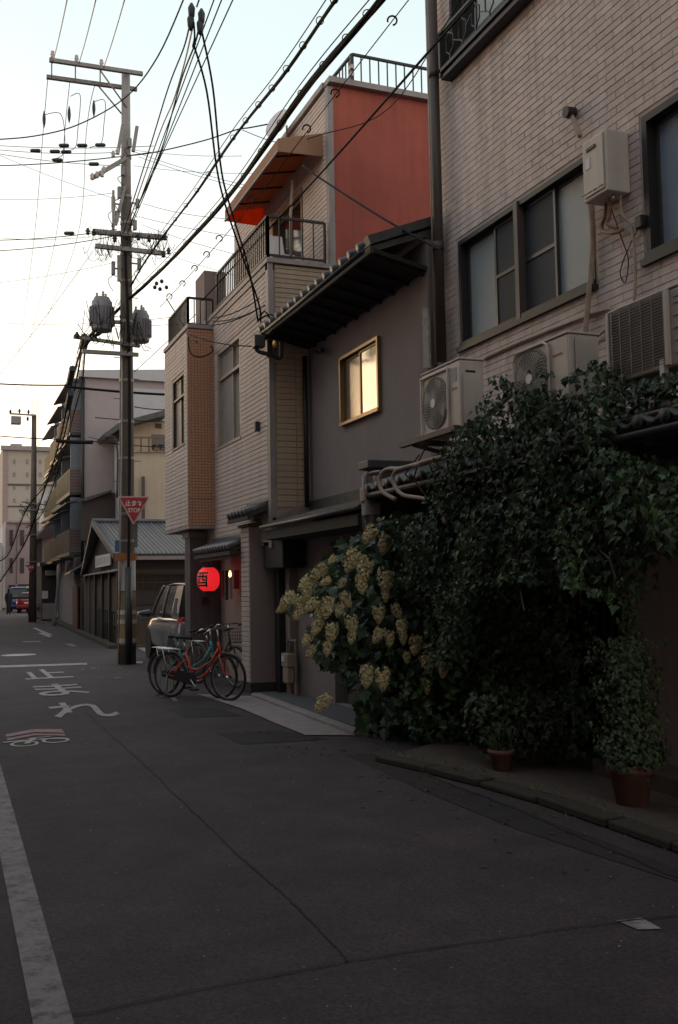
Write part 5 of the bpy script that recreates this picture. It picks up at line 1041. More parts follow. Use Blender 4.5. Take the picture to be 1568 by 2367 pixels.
    put(MB().cyl(BBk - Vector((0, .035, 0)), BBk - Vector((0, .045, 0)), .085, seg=20), 'chainring', BLACKP); put(MB().prism([(-.02, -.05, .37), (.5, -.05, .38), (.56, -.05, .3), (.5, -.05, .2), (.0, -.05, .28)], (0, .015, 0)), 'chain_case', BLACKP, smooth=False)
    m_ = MB(); m_.tube([BBk + Vector((0, -.06, 0)), BBk + Vector((.12, -.07, -.13))], .009, 6); m_.tube([BBk + Vector((0, .06, 0)), BBk + Vector((-.12, .07, .13))], .009, 6); put(m_, 'crank', CHROME)
    put(MB().box(.53, .63, -.16, -.07, .135, .16), 'pedal', BLACKP, smooth=False); put(MB().box(.29, .39, .07, .16, .395, .42), 'pedal', BLACKP, smooth=False)
    if rack:
        m_ = MB()
        for y_ in (-.06, -.02, .02, .06): m_.tube([(.22, y_, .70), (-.2, y_, .71)], .005, 5)
        for s in (-1, 1): m_.tube([(-.1, s * .06, .705), (0, s * .06, .33)], .006, 5)
        put(m_, 'rear_rack', CHROME)
    m_ = MB()
    for s in (-1, 1): m_.tube([(0, s * .07, .33), (-.03, s * .09, .02), (-.1, s * .1, .012)], .008, 6)
    m_.tube([(-.1, -.1, .012), (-.1, .1, .012)], .008, 6); put(m_, 'kick_stand', STEEL)
    if basket:
        m_ = MB()
        for j in range(5):
            z = .72 + j * .055; w_ = .13 + j * .012; m_.tube([(1.08, -w_, z), (1.08 + .24 + j * .012, -w_, z), (1.08 + .24 + j * .012, w_, z), (1.08, w_, z), (1.08, -w_, z)], .003, 4)
        for j in range(8): y_ = -.13 + j * .037; m_.tube([(1.32, y_, .72), (1.37, y_ * 1.35, .94)], .0025, 4); m_.tube([(1.08, y_, .72), (1.08, y_ * 1.35, .94)], .0025, 4); m_.tube([(1.08, y_, .72), (1.32, y_, .72)], .0025, 4)
        put(m_, 'basket', BLACKP)
    fr, re = Vector(front), Vector(rear); dd = fr - re; t.location = (re.x, re.y, 0); t.rotation_euler = (0, 0, math.atan2(dd.y, dd.x)); return t
RED = mat('bike_red', (.62, .07, .03), .35, var=.05); TEAL = mat('bike_teal', (.06, .26, .27), .35, var=.05); BDK = mat('bike_dark', (.04, .04, .045), .4)
bicycle('red city bicycle nearest to the road', RED, (3.72, 13.58), (3.1, 14.52))
bicycle('teal city bicycle standing right behind the red one', TEAL, (3.68, 13.94), (3.08, 14.86))
bicycle('dark bicycle with front basket beside the bar door', BDK, (4.3, 15.3), (3.95, 16.35), True)
p = onZ(78, 1433); q_ = bicycle('small red delivery cycle parked at the far timber house', RED, (p.x, p.y), (p.x + 1.0, p.y - .5), False); q_['group'] = 'cycles further up the street'
tag(MB().box(p.x + .1, p.x + .9, p.y - .5, p.y + .1, .65, .95).build('cargo_box', TRAF, bevel=.03), 'grey cargo box over the small red delivery cycle', 'box')
# person
def person(loc):
    vs = [(0, 0, .92), (0, 0, 1.15), (0, 0, 1.38), (0, 0, 1.5), (0, .02, 1.62), (-.17, 0, 1.36), (-.23, .03, 1.1), (-.2, -.05, .86), (.17, 0, 1.36), (.23, -.03, 1.1), (.2, .08, .88), (-.09, 0, .85), (-.1, -.1, .47), (-.1, .03, .08), (-.1, -.1, .03), (.09, 0, .85), (.1, .14, .48), (.1, .1, .08), (.1, -.03, .03)]
    ed = [(0, 1), (1, 2), (2, 3), (3, 4), (2, 5), (5, 6), (6, 7), (2, 8), (8, 9), (9, 10), (0, 11), (11, 12), (12, 13), (13, 14), (0, 15), (15, 16), (16, 17), (17, 18)]
    rd = [.15, .14, .16, .06, .1, .07, .05, .035, .07, .05, .035, .1, .07, .05, .04, .1, .07, .05, .04]
    me = bpy.data.meshes.new('person'); me.from_pydata(vs, ed, []); o = bpy.data.objects.new('person', me); COL.objects.link(o)
    sk = o.modifiers.new('skin', 'SKIN')
    for i, r0 in enumerate(rd): me.skin_vertices[0].data[i].radius = (r0, r0)
    me.skin_vertices[0].data[0].use_root = True; s_ = o.modifiers.new('sub', 'SUBSURF'); s_.levels = s_.render_levels = 2
    me.materials.append(mat('dark_clothes', (.012, .013, .018), .9)); o.location = loc; return o
p = onZ(20, 1421); po = person(p); po.rotation_euler = (0, 0, rad(20)); tag(po, 'person in dark clothes walking at the far left beside the van', 'person')
hd = MB().lathe([(.02, 0), (.09, .04), (.105, .12), (.09, .2), (.03, .235)], (0, .01, 1.55), 14).build('hair', BLACKP, None, True); hd.parent = po
# ================================================================ CABLES
def cable(pts, r=.012, m=WIRE, label='', sag=0, name='overhead_cable', n=10, cat='cable', group=None):
    P_ = [Vector(p) for p in pts]
    if len(P_) == 2:
        a, b = P_; P_ = [a.lerp(b, i / n) - Vector((0, 0, sag * 4 * (i / n) * (1 - i / n))) for i in range(n + 1)]
    else:   # catmull-rom
        Q = []
        for i in range(len(P_) - 1):
            p0, p1, p2, p3 = P_[max(i - 1, 0)], P_[i], P_[i + 1], P_[min(i + 2, len(P_) - 1)]
            for k in range(6):
                t = k / 6; Q.append(.5 * ((2 * p1) + (p2 - p0) * t + (2 * p0 - 5 * p1 + 4 * p2 - p3) * t * t + (3 * p1 - p0 - 3 * p2 + p3) * t ** 3))
        Q.append(P_[-1]); P_ = Q
    o = MB().tube(P_, r, 6).build(name, m, None, True); tag(o, label, cat, group); return o, P_
def D(x, y, d): return atD(x, y, d)
PD = 22.1     # depth of the near pole along the lens axis
FD = 49
# high-voltage lines over the top crossarm
for i, (x, y) in enumerate(((121, 148), (181, 151), (238, 160))):
    cable([D(155 + i * 67 + 3, -15, 14), D(x, y, PD)], .009, WIRE_SUNLIT, 'pale sunlit-toned high-voltage wire rising from the %s top-arm insulator' % ('left', 'middle', 'right')[i], .05, group='high-voltage wires')
for i, (x0, x1, x2) in enumerate(((111, 100, 26), (162, 150, 46), (220, 200, 66))):
    cable([D(x0, 176 + i * 8, PD), D(x1, 300, 23.5), D(x1 - 22 - i, 560, 31), D(x2 + 20, 800, 42), D(x2, 952, 52)], .008, WIRE_SUNLIT, 'thin %s wire falling away to the distant pole' % ('leftmost', 'middle', 'rightmost')[i], group='high-voltage wires')
    o_ = MB().lathe([(.01, -.2), (.032, -.1), (.04, 0), (.032, .1), (.01, .2)], tuple(D(((102, 221, 303)[i] if i == 0 else (160, 217)[i - 1]), (275, 264, 250)[i], 23.0)), 8).build('wire_weight', BLACKP, smooth=True); tag(o_, 'black spindle weight on the %s falling wire' % ('left', 'middle', 'right')[i], 'weight', 'spindle weights')
for i, (x, y, x2, y2) in enumerate(((102, 265, 150, 318), (163, 222, 180, 300), (217, 235, 240, 290))):
    cable([D(x, y, 22.6), D((x + x2) / 2 + 14, y - 2, 22.6), D(x2, y2, 22.6), D(x2 - 6, y2 + 40, 22.4), D(x2 - 32, y2 + 50, 22.2)], .008, WIRE, 'thin looping jumper below the %s crossarm wire' % ('left', 'middle', 'right')[i])
for i, (x, y) in enumerate(((148, 336), (190, 336), (232, 335), (82, 348), (127, 350), (153, 351), (133, 370), (217, 379), (160, 539))):
    o_ = MB().tube([D(x - 12, y, 22.3), D(x - 9, y, 22.3), D(x + 9, y, 22.3), D(x + 12, y, 22.3)], [.02, .045, .045, .02], 8).build('line_insulator', BLACKP, smooth=True)
    tag(o_, 'black sleeve insulator, ' + ['upper row left', 'upper row middle', 'upper row nearest the pole', 'middle row leftmost', 'middle row second', 'middle row third', 'lower row left', 'lowest, just left of the bracket', 'alone, left of the tangled arms'][i], 'insulator', 'sleeve insulators left of the pole')
H = [((-20, 335), (355, 337), .007), ((-20, 344), (265, 352), .007), ((-20, 352), (280, 383), .007), ((-20, 383), (350, 352), .012), ((-20, 460), (260, 446), .005), ((-20, 548), (210, 547), .005), ((-20, 555), (270, 530), .01), ((-20, 580), (265, 545), .01), ((-20, 655), (290, 600), .005), ((0, 865), (215, 580), .006), ((-20, 745), (290, 742), .005), ((-20, 350), (300, 470), .005), ((310, 350), (620, 440), .006), ((320, 362), (640, 452), .006), ((310, 383), (600, 400), .005), ((300, 345), (560, 360), .005), ((320, 500), (640, 560), .006), ((330, 520), (600, 600), .006), ((320, 560), (560, 640), .005), ((200, 742), (430, 728), .006), ((200, 752), (480, 742), .006), ((330, 470), (520, 505), .006)]
for i, ((x0, y0), (x1, y1), r_) in enumerate(H):
    cable([D(x0, y0, 24), D(x1, y1, 21.6 if x1 > 320 else PD)], r_, WIRE, 'thin service wire %s, %s' % ('left of the pole' if x0 < 100 else 'right of the pole', ['topmost pair', 'second from top', 'third from top', 'bracket height rising', 'faint, below brackets', 'faint, above tangled arm', 'upper of the tangle wires', 'lower of the tangle wires', 'crossing to the mid arm', 'steep diagonal to the lower left', 'level with transformers', 'long falling diagonal', 'upper of the falling pair', 'lower of the falling pair', 'nearly level', 'level near the roof awning', 'toward orange awning', 'below the awning wire', 'toward the balcony', 'upper at the transformer', 'lower at the transformer', 'short run near centre'][i]), .06)
cable([D(432, -20, 17), D(365, 130, 18.5), D(290, 225, 20), D(180, 288, 21), D(80, 314, 21.5), D(-20, 323, 22)], .014, WIRE, 'thick sweeping cable curving from top centre to the left edge')
cable([D(292, 360, 21), D(355, 352, 20), D(470, 325, 19), D(545, 300, 18), D(575, 295, 17.5), D(618, 287, 17)], .012, WIRE, 'single cable rising from pole to the roof above the awning')
# two main bundles running overhead along the street
def bundle(pts, r, label, wraps, n=4, spread=.03):
    t = thing('cable_bundle', label, 'cable', tuple(pts[0])); base = []
    Q = []; P_ = [Vector(p) for p in pts]
    for i in range(len(P_) - 1):
        p0, p1, p2, p3 = P_[max(i - 1, 0)], P_[i], P_[i + 1], P_[min(i + 2, len(P_) - 1)]
        for k in range(8): u = k / 8; Q.append(.5 * ((2 * p1) + (p2 - p0) * u + (2 * p0 - 5 * p1 + 4 * p2 - p3) * u * u + (3 * p1 - p0 - 3 * p2 + p3) * u ** 3))
    Q.append(P_[-1])
    for j in range(n):
        a = j * 2 * math.pi / n; MB().tube([q + Vector((math.cos(a + i * .25), 0, math.sin(a + i * .25))) * spread * (.6 if j else 0) for i, q in enumerate(Q)], r * (1 if j == 0 else .55), 6).build('cable_strand', WIRE, t, True)
    MB().tube([q + Vector((-.03, 0, .085)) for q in Q], .006, 5).build('messenger_wire', WIRE, t, True)
    for i in range(wraps):
        u = (i + .5) / wraps * (len(Q) - 1); k = int(u); q = Q[k].lerp(Q[k + 1], u - k); dr = (Q[k + 1] - Q[k]).normalized(); MB().ring(q + Vector((0, 0, .02)), dr + Vector((.4, 0, .3)), .036, .005, 12, 4).build('hanger_ring', WIRE, t)
B1 = [D(905, -40, 8), D(880, 0, 8.4), D(700, 215, 10.5), D(540, 440, 14.5), D(420, 575, 18), D(350, 645, 20.5), D(290, 700, 21.7), D(240, 748, 21.9)]
bundle(B1, .03, 'thickest black cable bundle sweeping overhead to the pole', 26, 5, .035)
B2 = [D(800, -40, 8.5), D(775, 0, 9), D(650, 180, 11), D(545, 312, 13.5), D(450, 450, 16.5), D(370, 555, 19.5), D(320, 630, 21.3), D(275, 715, 21.8)]
bundle(B2, .018, 'thinner looped cable bundle left of the thickest one', 24, 3, .02)
LB = [[(245, 745), (205, 780), (185, 815), (165, 890), (140, 1010), (110, 1110), (60, 1250), (0, 1345)], [(240, 760), (195, 800), (178, 870), (150, 1000), (120, 1100), (60, 1180), (20, 1280), (-10, 1300)], [(235, 770), (200, 800), (190, 880), (170, 960), (130, 1100), (95, 1190), (60, 1220)]]
for i, pp_ in enumerate(LB): bundle([D(x, y, 21.8 + (FD - 21.8) * max(0, (k - 1)) / (len(pp_) - 1)) for k, (x, y) in enumerate(pp_)], (.03, .022, .02)[i], 'sagging black cable bundle down the far street, ' + ('nearest the pole', 'outermost at left', 'short inner one')[i], 14, 3, .02)
for i, (x, y, h_) in enumerate(((192, 790, 26), (164, 868, 34), (160, 925, 34))):
    o_ = MB().tube([D(x + 4, y - h_ / 2, 22.6), D(x - 3, y + h_ / 2, 23.2)], .08, 8).build('splice_case', BLACKP, bevel=.01); tag(o_, 'black cable splice case on the sagging bundle, ' + ('uppermost', 'middle', 'lowest')[i], 'splice case', 'splice cases')
fan_ = [((545, -15), (345, 420), 'rightmost'), ((518, -15), (322, 480), 'second'), ((500, -15), (310, 500), 'third')]
for i, (p0, p1, w_) in enumerate(fan_): cable([D(*p0, 13), D(*p1, 20.5), D(295 - i * 4, 530 + i * 12, PD)], .009, WIRE, 'straight wire fanning from the pole to the top edge, %s' % w_, group='wires fanning from the pole')
dc = thing('cable_clamp', 'dark drop-wire clamps hanging in mid air at the top', 'clamp', tuple(D(455, 30, 12)))
for (x, y) in ((443, 25), (466, 38), (441, 50), (463, 60)): p = D(x, y, 12); MB().lathe([(.015, -.11), (.038, -.06), (.045, .04), (.015, .10)], tuple(p), 9).build('clamp_body', BLACKP, dc, True)
T('hanging_loop', WIRE, [D(461, 60, 12), D(454, 90, 12), D(446, 108, 12), D(450, 85, 12), D(448, 50, 12)], .012, dc); T('messenger', WIRE, [D(470, -30, 11.5), D(455, 15, 12)], .01, dc)
for i, pts in enumerate(([(440, 50), (425, 110), (390, 200), (350, 330), (300, 490), (285, 540)], [(446, 60), (428, 140), (402, 230), (372, 300), (330, 420), (296, 520)], [(452, 100), (424, 170), (405, 235), (375, 340), (330, 450), (300, 520)])):
    cable([D(x, y, 12 + 9.6 * k / 5) for k, (x, y) in enumerate(pts)], .011, WIRE_SUNLIT if i == 1 else WIRE, 'slack drop wire from the hanging clamp to the pole, ' + ('left strand', 'middle strand', 'right strand')[i], group='drop wires to the pole')
for i, pts in enumerate(([(464, 60), (492, 200), (510, 380), (530, 470), (575, 620), (597, 745)], [(447, 100), (478, 210), (500, 380), (520, 470), (560, 590), (598, 700), (603, 745)])):
    cable([D(x, y, 12 + 2.3 * k / (len(pts) - 1)) for k, (x, y) in enumerate(pts)], .013, WIRE, 'drop cable falling from the clamp to the eave corner, ' + ('right one', 'left one')[i], group='drop cables to the eave')
# eave-corner fixtures
ef = thing('service_bracket', 'black service box and bent bracket pipe at the eave corner', 'bracket', tuple(D(600, 790, 14.3)))
a = D(598, 790, 14.2); MB().box(a.x - .08, a.x + .08, a.y - .08, a.y + .08, a.z - .09, a.z + .09).build('box', BLACKP, ef, bevel=.015)
T('bent_pipe', BLACKP, [D(590, 800, 14.2), D(598, 812, 14.2), D(625, 820, 14.25), D(643, 828, 14.3), D(650, 822, 14.3), D(650, 790, 14.3)], .03, ef, 9)
MB().box(4.36, 4.44, 13.62, 13.7, 4.95, 5.2).build('insulator_rack', BLACKP, ef); 
for (xx, yy) in ((612, 745), (618, 755), (627, 752)): T('cable_loop', WIRE, [D(598, 740, 14.2), D(xx, yy - 25, 14.2), D(xx + 15, yy, 14.2), D(xx, yy + 22, 14.2), D(604, 770, 14.2)], .01, ef)
MB().lathe([(.02, -.05), (.035, 0), (.02, .05)], tuple(D(635, 795, 14.0)), 10).build('insulator', mat('brass_glint', (.8, .5, .15), .3, metal=.6), ef, True)
for i, (x0, y0, x1, y1) in enumerate(((430, 770, 588, 800), (490, 735, 600, 690), (490, 742, 600, 712), (488, 752, 612, 705))):
    cable([D(x0, y0, 17), D(x1, y1, 14.3)], .009, WIRE, 'short cable across the beige siding, ' + ('lowest', 'top', 'second', 'third')[i], .06)
# messenger with curls
o_, P_ = cable([D(960, -20, 11), D(855, 115, 12), D(690, 330, 14), D(600, 450, 15), D(480, 590, 18), D(370, 710, 21)], .007, WIRE, 'thin messenger wire strung with small curled hooks')
for i, (x, y, d_) in enumerate(((907, 47, 11.5), (775, 215, 13), (709, 297, 13.8), (580, 460, 15.5), (507, 551, 17.3), (478, 588, 18), (450, 620, 18.8), (422, 655, 19.8), (392, 685, 20.4))):
    c0 = D(x, y, d_); R_ = .055; pts = [c0 + (R3 @ Vector((math.cos(a_), math.sin(a_), 0))) * R_ for a_ in [rad(-170 + k * 28) for k in range(-1, 10)]]; o_ = MB().tube([c0] + pts[::-1] if False else pts, .011, 6).build('curled_hook', WIRE, smooth=True)
    tag(o_, 'curled wire hook on the thin messenger, number %s from the top right' % ('one', 'two', 'three', 'four', 'five', 'six', 'seven', 'eight', 'nine')[i], 'hook', 'curled hooks on the messenger')
cable([D(1110, -25, 8.5), D(1067, 33, 9), D(735, 408, 13.5), D(600, 552, 15.6), D(468, 694, 18)], .014, WIRE, 'straight dark cable crossing in front of the red wall')
cable([D(700, 382, 14.5), D(735, 408, 13.9), D(870, 495, 11.8), D(985, 560, 10.6), D(1022, 575, 10.2)], .014, WIRE, 'short cable descending across red wall to the downpipe')
cable([D(1075, -20, 10), D(900, 250, 13), D(745, 310, 15), D(650, 330, 16), D(560, 300, 17)], .007, WIRE, 'slack thin cable drooping over the awning')
cable([D(385, 690, 21), D(430, 760, 19), D(455, 790, 17.6)], .012, WIRE, 'short cable from knob insulators to the tiled bay')
T_ = thing('knob_insulators', 'three black knob insulators hanging between the pole and bay', 'insulator', tuple(D(370, 665, 20)))
for x, y in ((358, 664), (370, 668), (385, 664), (362, 655), (374, 650)): p = D(x, y, 20); MB().lathe([(.015, -.04), (.038, -.02), (.038, .02), (.015, .04)], tuple(p), 9).build('knob', BLACKP, T_, True)
T('hanging_loop', WIRE, [onY(436, 778, 16.8), onY(440, 815, 16.75), onY(465, 825, 16.6), onY(492, 812, 16.8), onY(488, 800, 16.9)], .012, T_)
for i, (x0, y0, x1, y1, d0, r_) in enumerate(((-20, 886, 160, 890, 24, .018), (150, 893, 384, 912, 23, .028), (-20, 1006, 140, 1015, 26, .014), (310, 940, 384, 947, 24, .012), (130, 1018, 215, 1022, 26, .05), (215, 1020, 384, 1034, 26, .012), (220, 965, 384, 975, 26, .012), (205, 1010, 300, 1030, 26, .008), (310, 860, 500, 680, 22, .008))):
    cable([D(x0, y0, d0), D(x1, y1, d0)], r_, WIRE, 'cross-street cable ' + ['at the left edge, upper', 'thick, passing behind pole', 'at the left edge, lower', 'short, right of pole', 'in a thick black sleeve', 'thin, continuing the sleeve', 'thin, above the cream roof', 'thin, slanting on grey wall', 'steep, pole to the terrace'][i], .02)
# ================================================================ VEGETATION
def ivyleaf(s, lobes=5, fold=.18):
    pts = [(0, -.05)]; 
    if lobes == 5: pts = [(0, -.02), (.22, -.16), (.30, .05), (.52, .18), (.28, .34), (.22, .5), (0, .95), (-.22, .5), (-.28, .34), (-.52, .18), (-.30, .05), (-.22, -.16)]
    else: pts = [(0, 0), (.25, .05), (.30, .22), (.55, .38), (.33, .52), (.36, .75), (.16, .78), (0, 1.1), (-.16, .78), (-.36, .75), (-.33, .52), (-.55, .38), (-.30, .22), (-.25, .05)]
    vs = [(x * s, y * s, (abs(x) * fold * 2 - .18 * y * y) * s) for x, y in pts]; c0 = len(vs); vs.append((0, .35 * s, -.02 * s))
    return vs, [(i, (i + 1) % c0, c0) for i in range(c0)]
def leafmesh(name, s, lobes, m):
    vs, fs = ivyleaf(s, lobes); me = bpy.data.meshes.new(name); me.from_pydata(vs, [], fs); me.materials.append(m); return me
def inpoly(x, y, P_):
    c = False; j = len(P_) - 1
    for i in range(len(P_)):
        if (P_[i][1] > y) != (P_[j][1] > y) and x < (P_[j][0] - P_[i][0]) * (y - P_[i][1]) / (P_[j][1] - P_[i][1]) + P_[i][0]: c = not c
        j = i
    return c
def leafmat(nrm, spin, sc):
    nrm = nrm.normalized(); dwn = Vector((0, 0, -1)); t = (dwn - nrm * dwn.dot(nrm)); t = t.normalized() if t.length > .05 else Vector((0, 1, 0))
    q = Matrix.Rotation(spin, 3, nrm); t = q @ t; x = t.cross(nrm); return Matrix((x, t, nrm)).transposed() * sc
def foliage(parent, spots, me_name, s, lobes, m, limit, name='leaf', rest='leaf_mass'):
    """spots: list of (point, normal). biggest/nearest `limit` become leaf objects"""
    me = leafmesh(me_name, s, lobes, m); spots = sorted(spots, key=lambda t: t[0].x * 2 + (t[0] - EYE).length * .3 - (0 if seen(t[0], 0) else -50)); off = Vector(parent.location)
    for (p, nr, sp, sc) in spots[:limit]:
        o = bpy.data.objects.new(name, me); COL.objects.link(o); o.parent = parent; o.matrix_basis = Matrix.Translation(p - off) @ leafmat(nr, sp, sc).to_4x4()
    mb_ = MB(); vs, fs = ivyleaf(s, lobes)
    for (p, nr, sp, sc) in spots[limit:]:
        M_ = leafmat(nr, sp, sc); o0 = len(mb_.v)
        for v in vs: q = M_ @ Vector(v) + p; mb_.v.append((q.x, q.y, q.z))
        mb_.f += [tuple(i + o0 for i in f_) for f_ in fs]
    me2 = bpy.data.meshes.new(rest); me2.from_pydata([(a - off.x, b - off.y, c - off.z) for a, b, c in mb_.v], [], mb_.f); me2.materials.append(m)
    o = bpy.data.objects.new(rest, me2); COL.objects.link(o); o.parent = parent; o['kind'] = 'stuff'
def poly_on_X(px, X): return [(onX(x, y, X).y, onX(x, y, X).z) for x, y in px]
rv = random.Random(11)
def fill(poly, N, X0, thick, bul=.25, frq=2.2, s0=.45, s1=1.3, hole=-9, up=.35):
    ys = [p[0] for p in poly]; zs = [p[1] for p in poly]; out_ = []
    while len(out_) < N:
        y, z = rv.uniform(min(ys), max(ys)), rv.uniform(min(zs), max(zs))
        if not inpoly(y, z, poly): continue
        nz = noise.noise(Vector((y * frq, z * frq, 3.1)))
        if nz < hole: continue
        x = X0 - bul * nz + rv.uniform(0, thick) ; nr = Vector((-1, -.55, up)) + Vector((rv.gauss(0, .42), rv.gauss(0, .42), rv.gauss(0, .38)))
        out_.append((Vector((x, y, z)), nr, rv.gauss(0, .7), rv.uniform(s0, s1)))
    return out_
iv = thing('ivy', 'large dark green ivy draped over the tiled canopy and condensers', 'ivy', (4.2, 7.5, 2.2))
ivp = [(885, 1200), (930, 1190), (1000, 1185), (1018, 1090), (1045, 1020), (1090, 985), (1118, 940), (1160, 885), (1178, 930), (1205, 905), (1250, 892), (1300, 915), (1335, 900), (1365, 870), (1392, 842), (1402, 890), (1425, 945), (1400, 1010), (1440, 1040), (1568, 1085), (1568, 1265), (1490, 1275), (1440, 1300), (1425, 1405), (1385, 1385), (1330, 1355), (1255, 1352), (1180, 1345), (1110, 1350), (1065, 1400), (1050, 1480), (1030, 1545), (1000, 1520), (960, 1440), (930, 1310)]
sp = fill(poly_on_X(ivp, 4.12), 7000, 4.08, .28, .28, 2.0)
sp += fill(poly_on_X([(960, 1400), (1110, 1330), (1335, 1330), (1340, 1560), (1330, 1700), (1180, 1745), (1000, 1760), (900, 1730), (880, 1600)], 4.72), 2000, 4.66, .4, .2, 2.0, s0=.5, s1=1.25)
# ivy creeping on the condensers, at the wall end and along the canopy
for ctr, n_, sg in (((1390, 850), 30, 14), ((1260, 868), 14, 12), ((1330, 870), 30, 14), ((1160, 880), 30, 14), ((1450, 915), 160, 30), ((1520, 900), 140, 24), ((1205, 905), 60, 24), ((1560, 880), 60, 20), ((1140, 930), 40, 20)):
    for k in range(n_): p = onX(ctr[0] + rv.gauss(0, sg), ctr[1] + rv.gauss(0, sg * .6), 4.24 + rv.uniform(-.04, .1)); sp.append((p, Vector((-1, -.5, .6)) + Vector((rv.gauss(0, .4), rv.gauss(0, .4), rv.gauss(0, .4))), rv.gauss(0, 1), rv.uniform(.6, 1)))
foliage(iv, sp, 'ivy_leaf', .063, 5, IVY, 300)
m_ = MB()
for k in range(24):
    x, y = rv.uniform(960, 1500), rv.uniform(1000, 1250); P_ = [onX(x + rv.gauss(0, 20), y + j * 45, 4.22 + rv.uniform(-.1, .1)) for j in range(5)]; m_.tube(P_, .008, 5)
m_.build('vine_stems', STEM, iv, stuff=True)
# hydrangea
hy = thing('hydrangea_bush', 'big leafy hydrangea heavy with creamy flower heads leaning over apron', 'bush', (4.1, 9.3, .1))
def hyY(x): return 10.0 - (x - 650) / 600 * 2.0
hyp = [(655, 1400), (700, 1340), (760, 1290), (830, 1230), (880, 1190), (930, 1180), (1010, 1200), (1060, 1300), (1070, 1450), (1060, 1560), (1080, 1700), (900, 1745), (850, 1720), (830, 1640), (800, 1560), (735, 1520), (705, 1450), (690, 1410)]
sp = []
while len(sp) < 1500:
    x, y = rv.uniform(650, 1080), rv.uniform(1180, 1745)
    if not inpoly(x, y, hyp) or (x < 720 and rv.random() < .75) : continue
    if inpoly(x, y, [(735, 1500), (1060, 1420), (1080, 1700), (900, 1745), (840, 1700)]) and rv.random() < .3: continue
    Yd = hyY(x) + rv.uniform(0, .8) - .15 * noise.noise(Vector((x * .012, y * .012, 1))); p = onY(x, y, Yd); sp.append((p, Vector((-.6, -.9, .55)) + Vector((rv.gauss(0, .4), rv.gauss(0, .4), rv.gauss(0, .4))), rv.gauss(0, .9), rv.uniform(.7, 1.25)))
foliage(hy, sp, 'hydrangea_leaf', .125, 7, HYL, 300)
fl = [(900, 290, 1.0, 30), (1010, 350, 1.1, 15), (770, 480, 1.15, 25), (860, 540, 1.25, 15), (1010, 620, 1.25, 0), (530, 570, 1.0, 45), (440, 650, .95, 45), (450, 700, .9, 20), (580, 640, .6, 60), (310, 770, 1.05, 42), (270, 835, .7, 60), (385, 870, .8, 40), (400, 790, .7, 40), (480, 800, .9, 40), (590, 820, 1.05, 10), (530, 870, .8, 10), (680, 840, .75, 20), (720, 765, .8, -30), (840, 645, 1.0, 0), (765, 945, .95, -10), (515, 965, .85, 25), (620, 1005, 1.0, 10), (445, 1060, .75, 30), (470, 1145, .7, 30), (590, 1120, .75, 5), (960, 860, .95, 0), (1090, 850, .75, -20), (1130, 970, .85, 0), (965, 1020, .85, 30), (1040, 1050, .75, 0), (1230, 1090, .95, 10), (1310, 1215, 1.0, -10), (1415, 1180, .55, 0), (1430, 1275, .75, 5), (1500, 1110, .6, 0), (875, 1320, 1.05, 5), (990, 1335, 1.1, 0), (1310, 1400, .65, 0), (560, 1520, 1.0, 40), (765, 1040, .65, 10), (1010, 740, .6, 0), (1165, 1190, .55, 0), (1320, 385, .5, 40), (630, 480, .55, 40), (700, 650, .55, 30), (1140, 1050, .6, 0)]
fms = []
for v_ in range(3):
    m_ = MB(); rf = random.Random(v_)
    for k in range(175):
        t = rf.random() ** .8; a = rf.uniform(0, 6.283); L_ = .215; rr = .064 * math.sin(math.pi * min(1, .12 + t * .86)) ** .6 * (1.15 - .45 * t) * rf.uniform(.78, 1.18); c0 = Vector((rr * math.cos(a), rr * math.sin(a), -L_ * t)); nr = Vector((math.cos(a), math.sin(a), rf.uniform(-.5, .5) - (.8 if t > .9 else 0))).normalized(); e1 = nr.orthogonal().normalized(); e1 = Matrix.Rotation(rf.uniform(0, 6), 3, nr) @ e1; e2 = nr.cross(e1); s = rf.uniform(.009, .0145)
        for (u, w) in ((1, 1), (-1, 1), (-1, -1), (1, -1)):
            m_.face([c0, c0 + e1 * s * u * 1.0 + nr * .004, c0 + (e1 * u + e2 * w) * s * .95 + nr * .007, c0 + e2 * s * w + nr * .004])
    o = m_.build('flower_cluster', HYF, None); fms.append(o.data); bpy.data.objects.remove(o)
for i, (x, y, s, an) in enumerate(fl):
    X_, Y_ = 569 + .3191 * x, 1138.7 + .3191 * y; p = onY(X_, Y_, hyY(X_) - .12); o = bpy.data.objects.new('flower_cluster', fms[i % 3]); COL.objects.link(o); o.parent = hy
    ax = R3 @ Vector((0, 0, 1)); M_ = Matrix.Rotation(rad(an), 4, ax) @ Matrix.Rotation(rv.uniform(0, 6), 4, 'Z'); p = p - (Matrix.Rotation(rad(an), 3, ax) @ Vector((0, 0, -.09 * s))); o.matrix_basis = Matrix.Translation(p - hy.location) @ M_ @ Matrix.Scale(s * .98, 4)
m_ = MB()
for k in range(12): x = 820 + k * 15; p0 = Vector((4.5 + rv.uniform(-.1, .2), 8.7 + k * .1, .02)); p1 = onY(x, rv.uniform(1250, 1500), hyY(x) + .3); m_.tube([p0, p0.lerp(p1, .5) + Vector((0, 0, .2)), p1], [.014, .01, .006], 5)
m_.build('stems', STEM, hy, stuff=True)
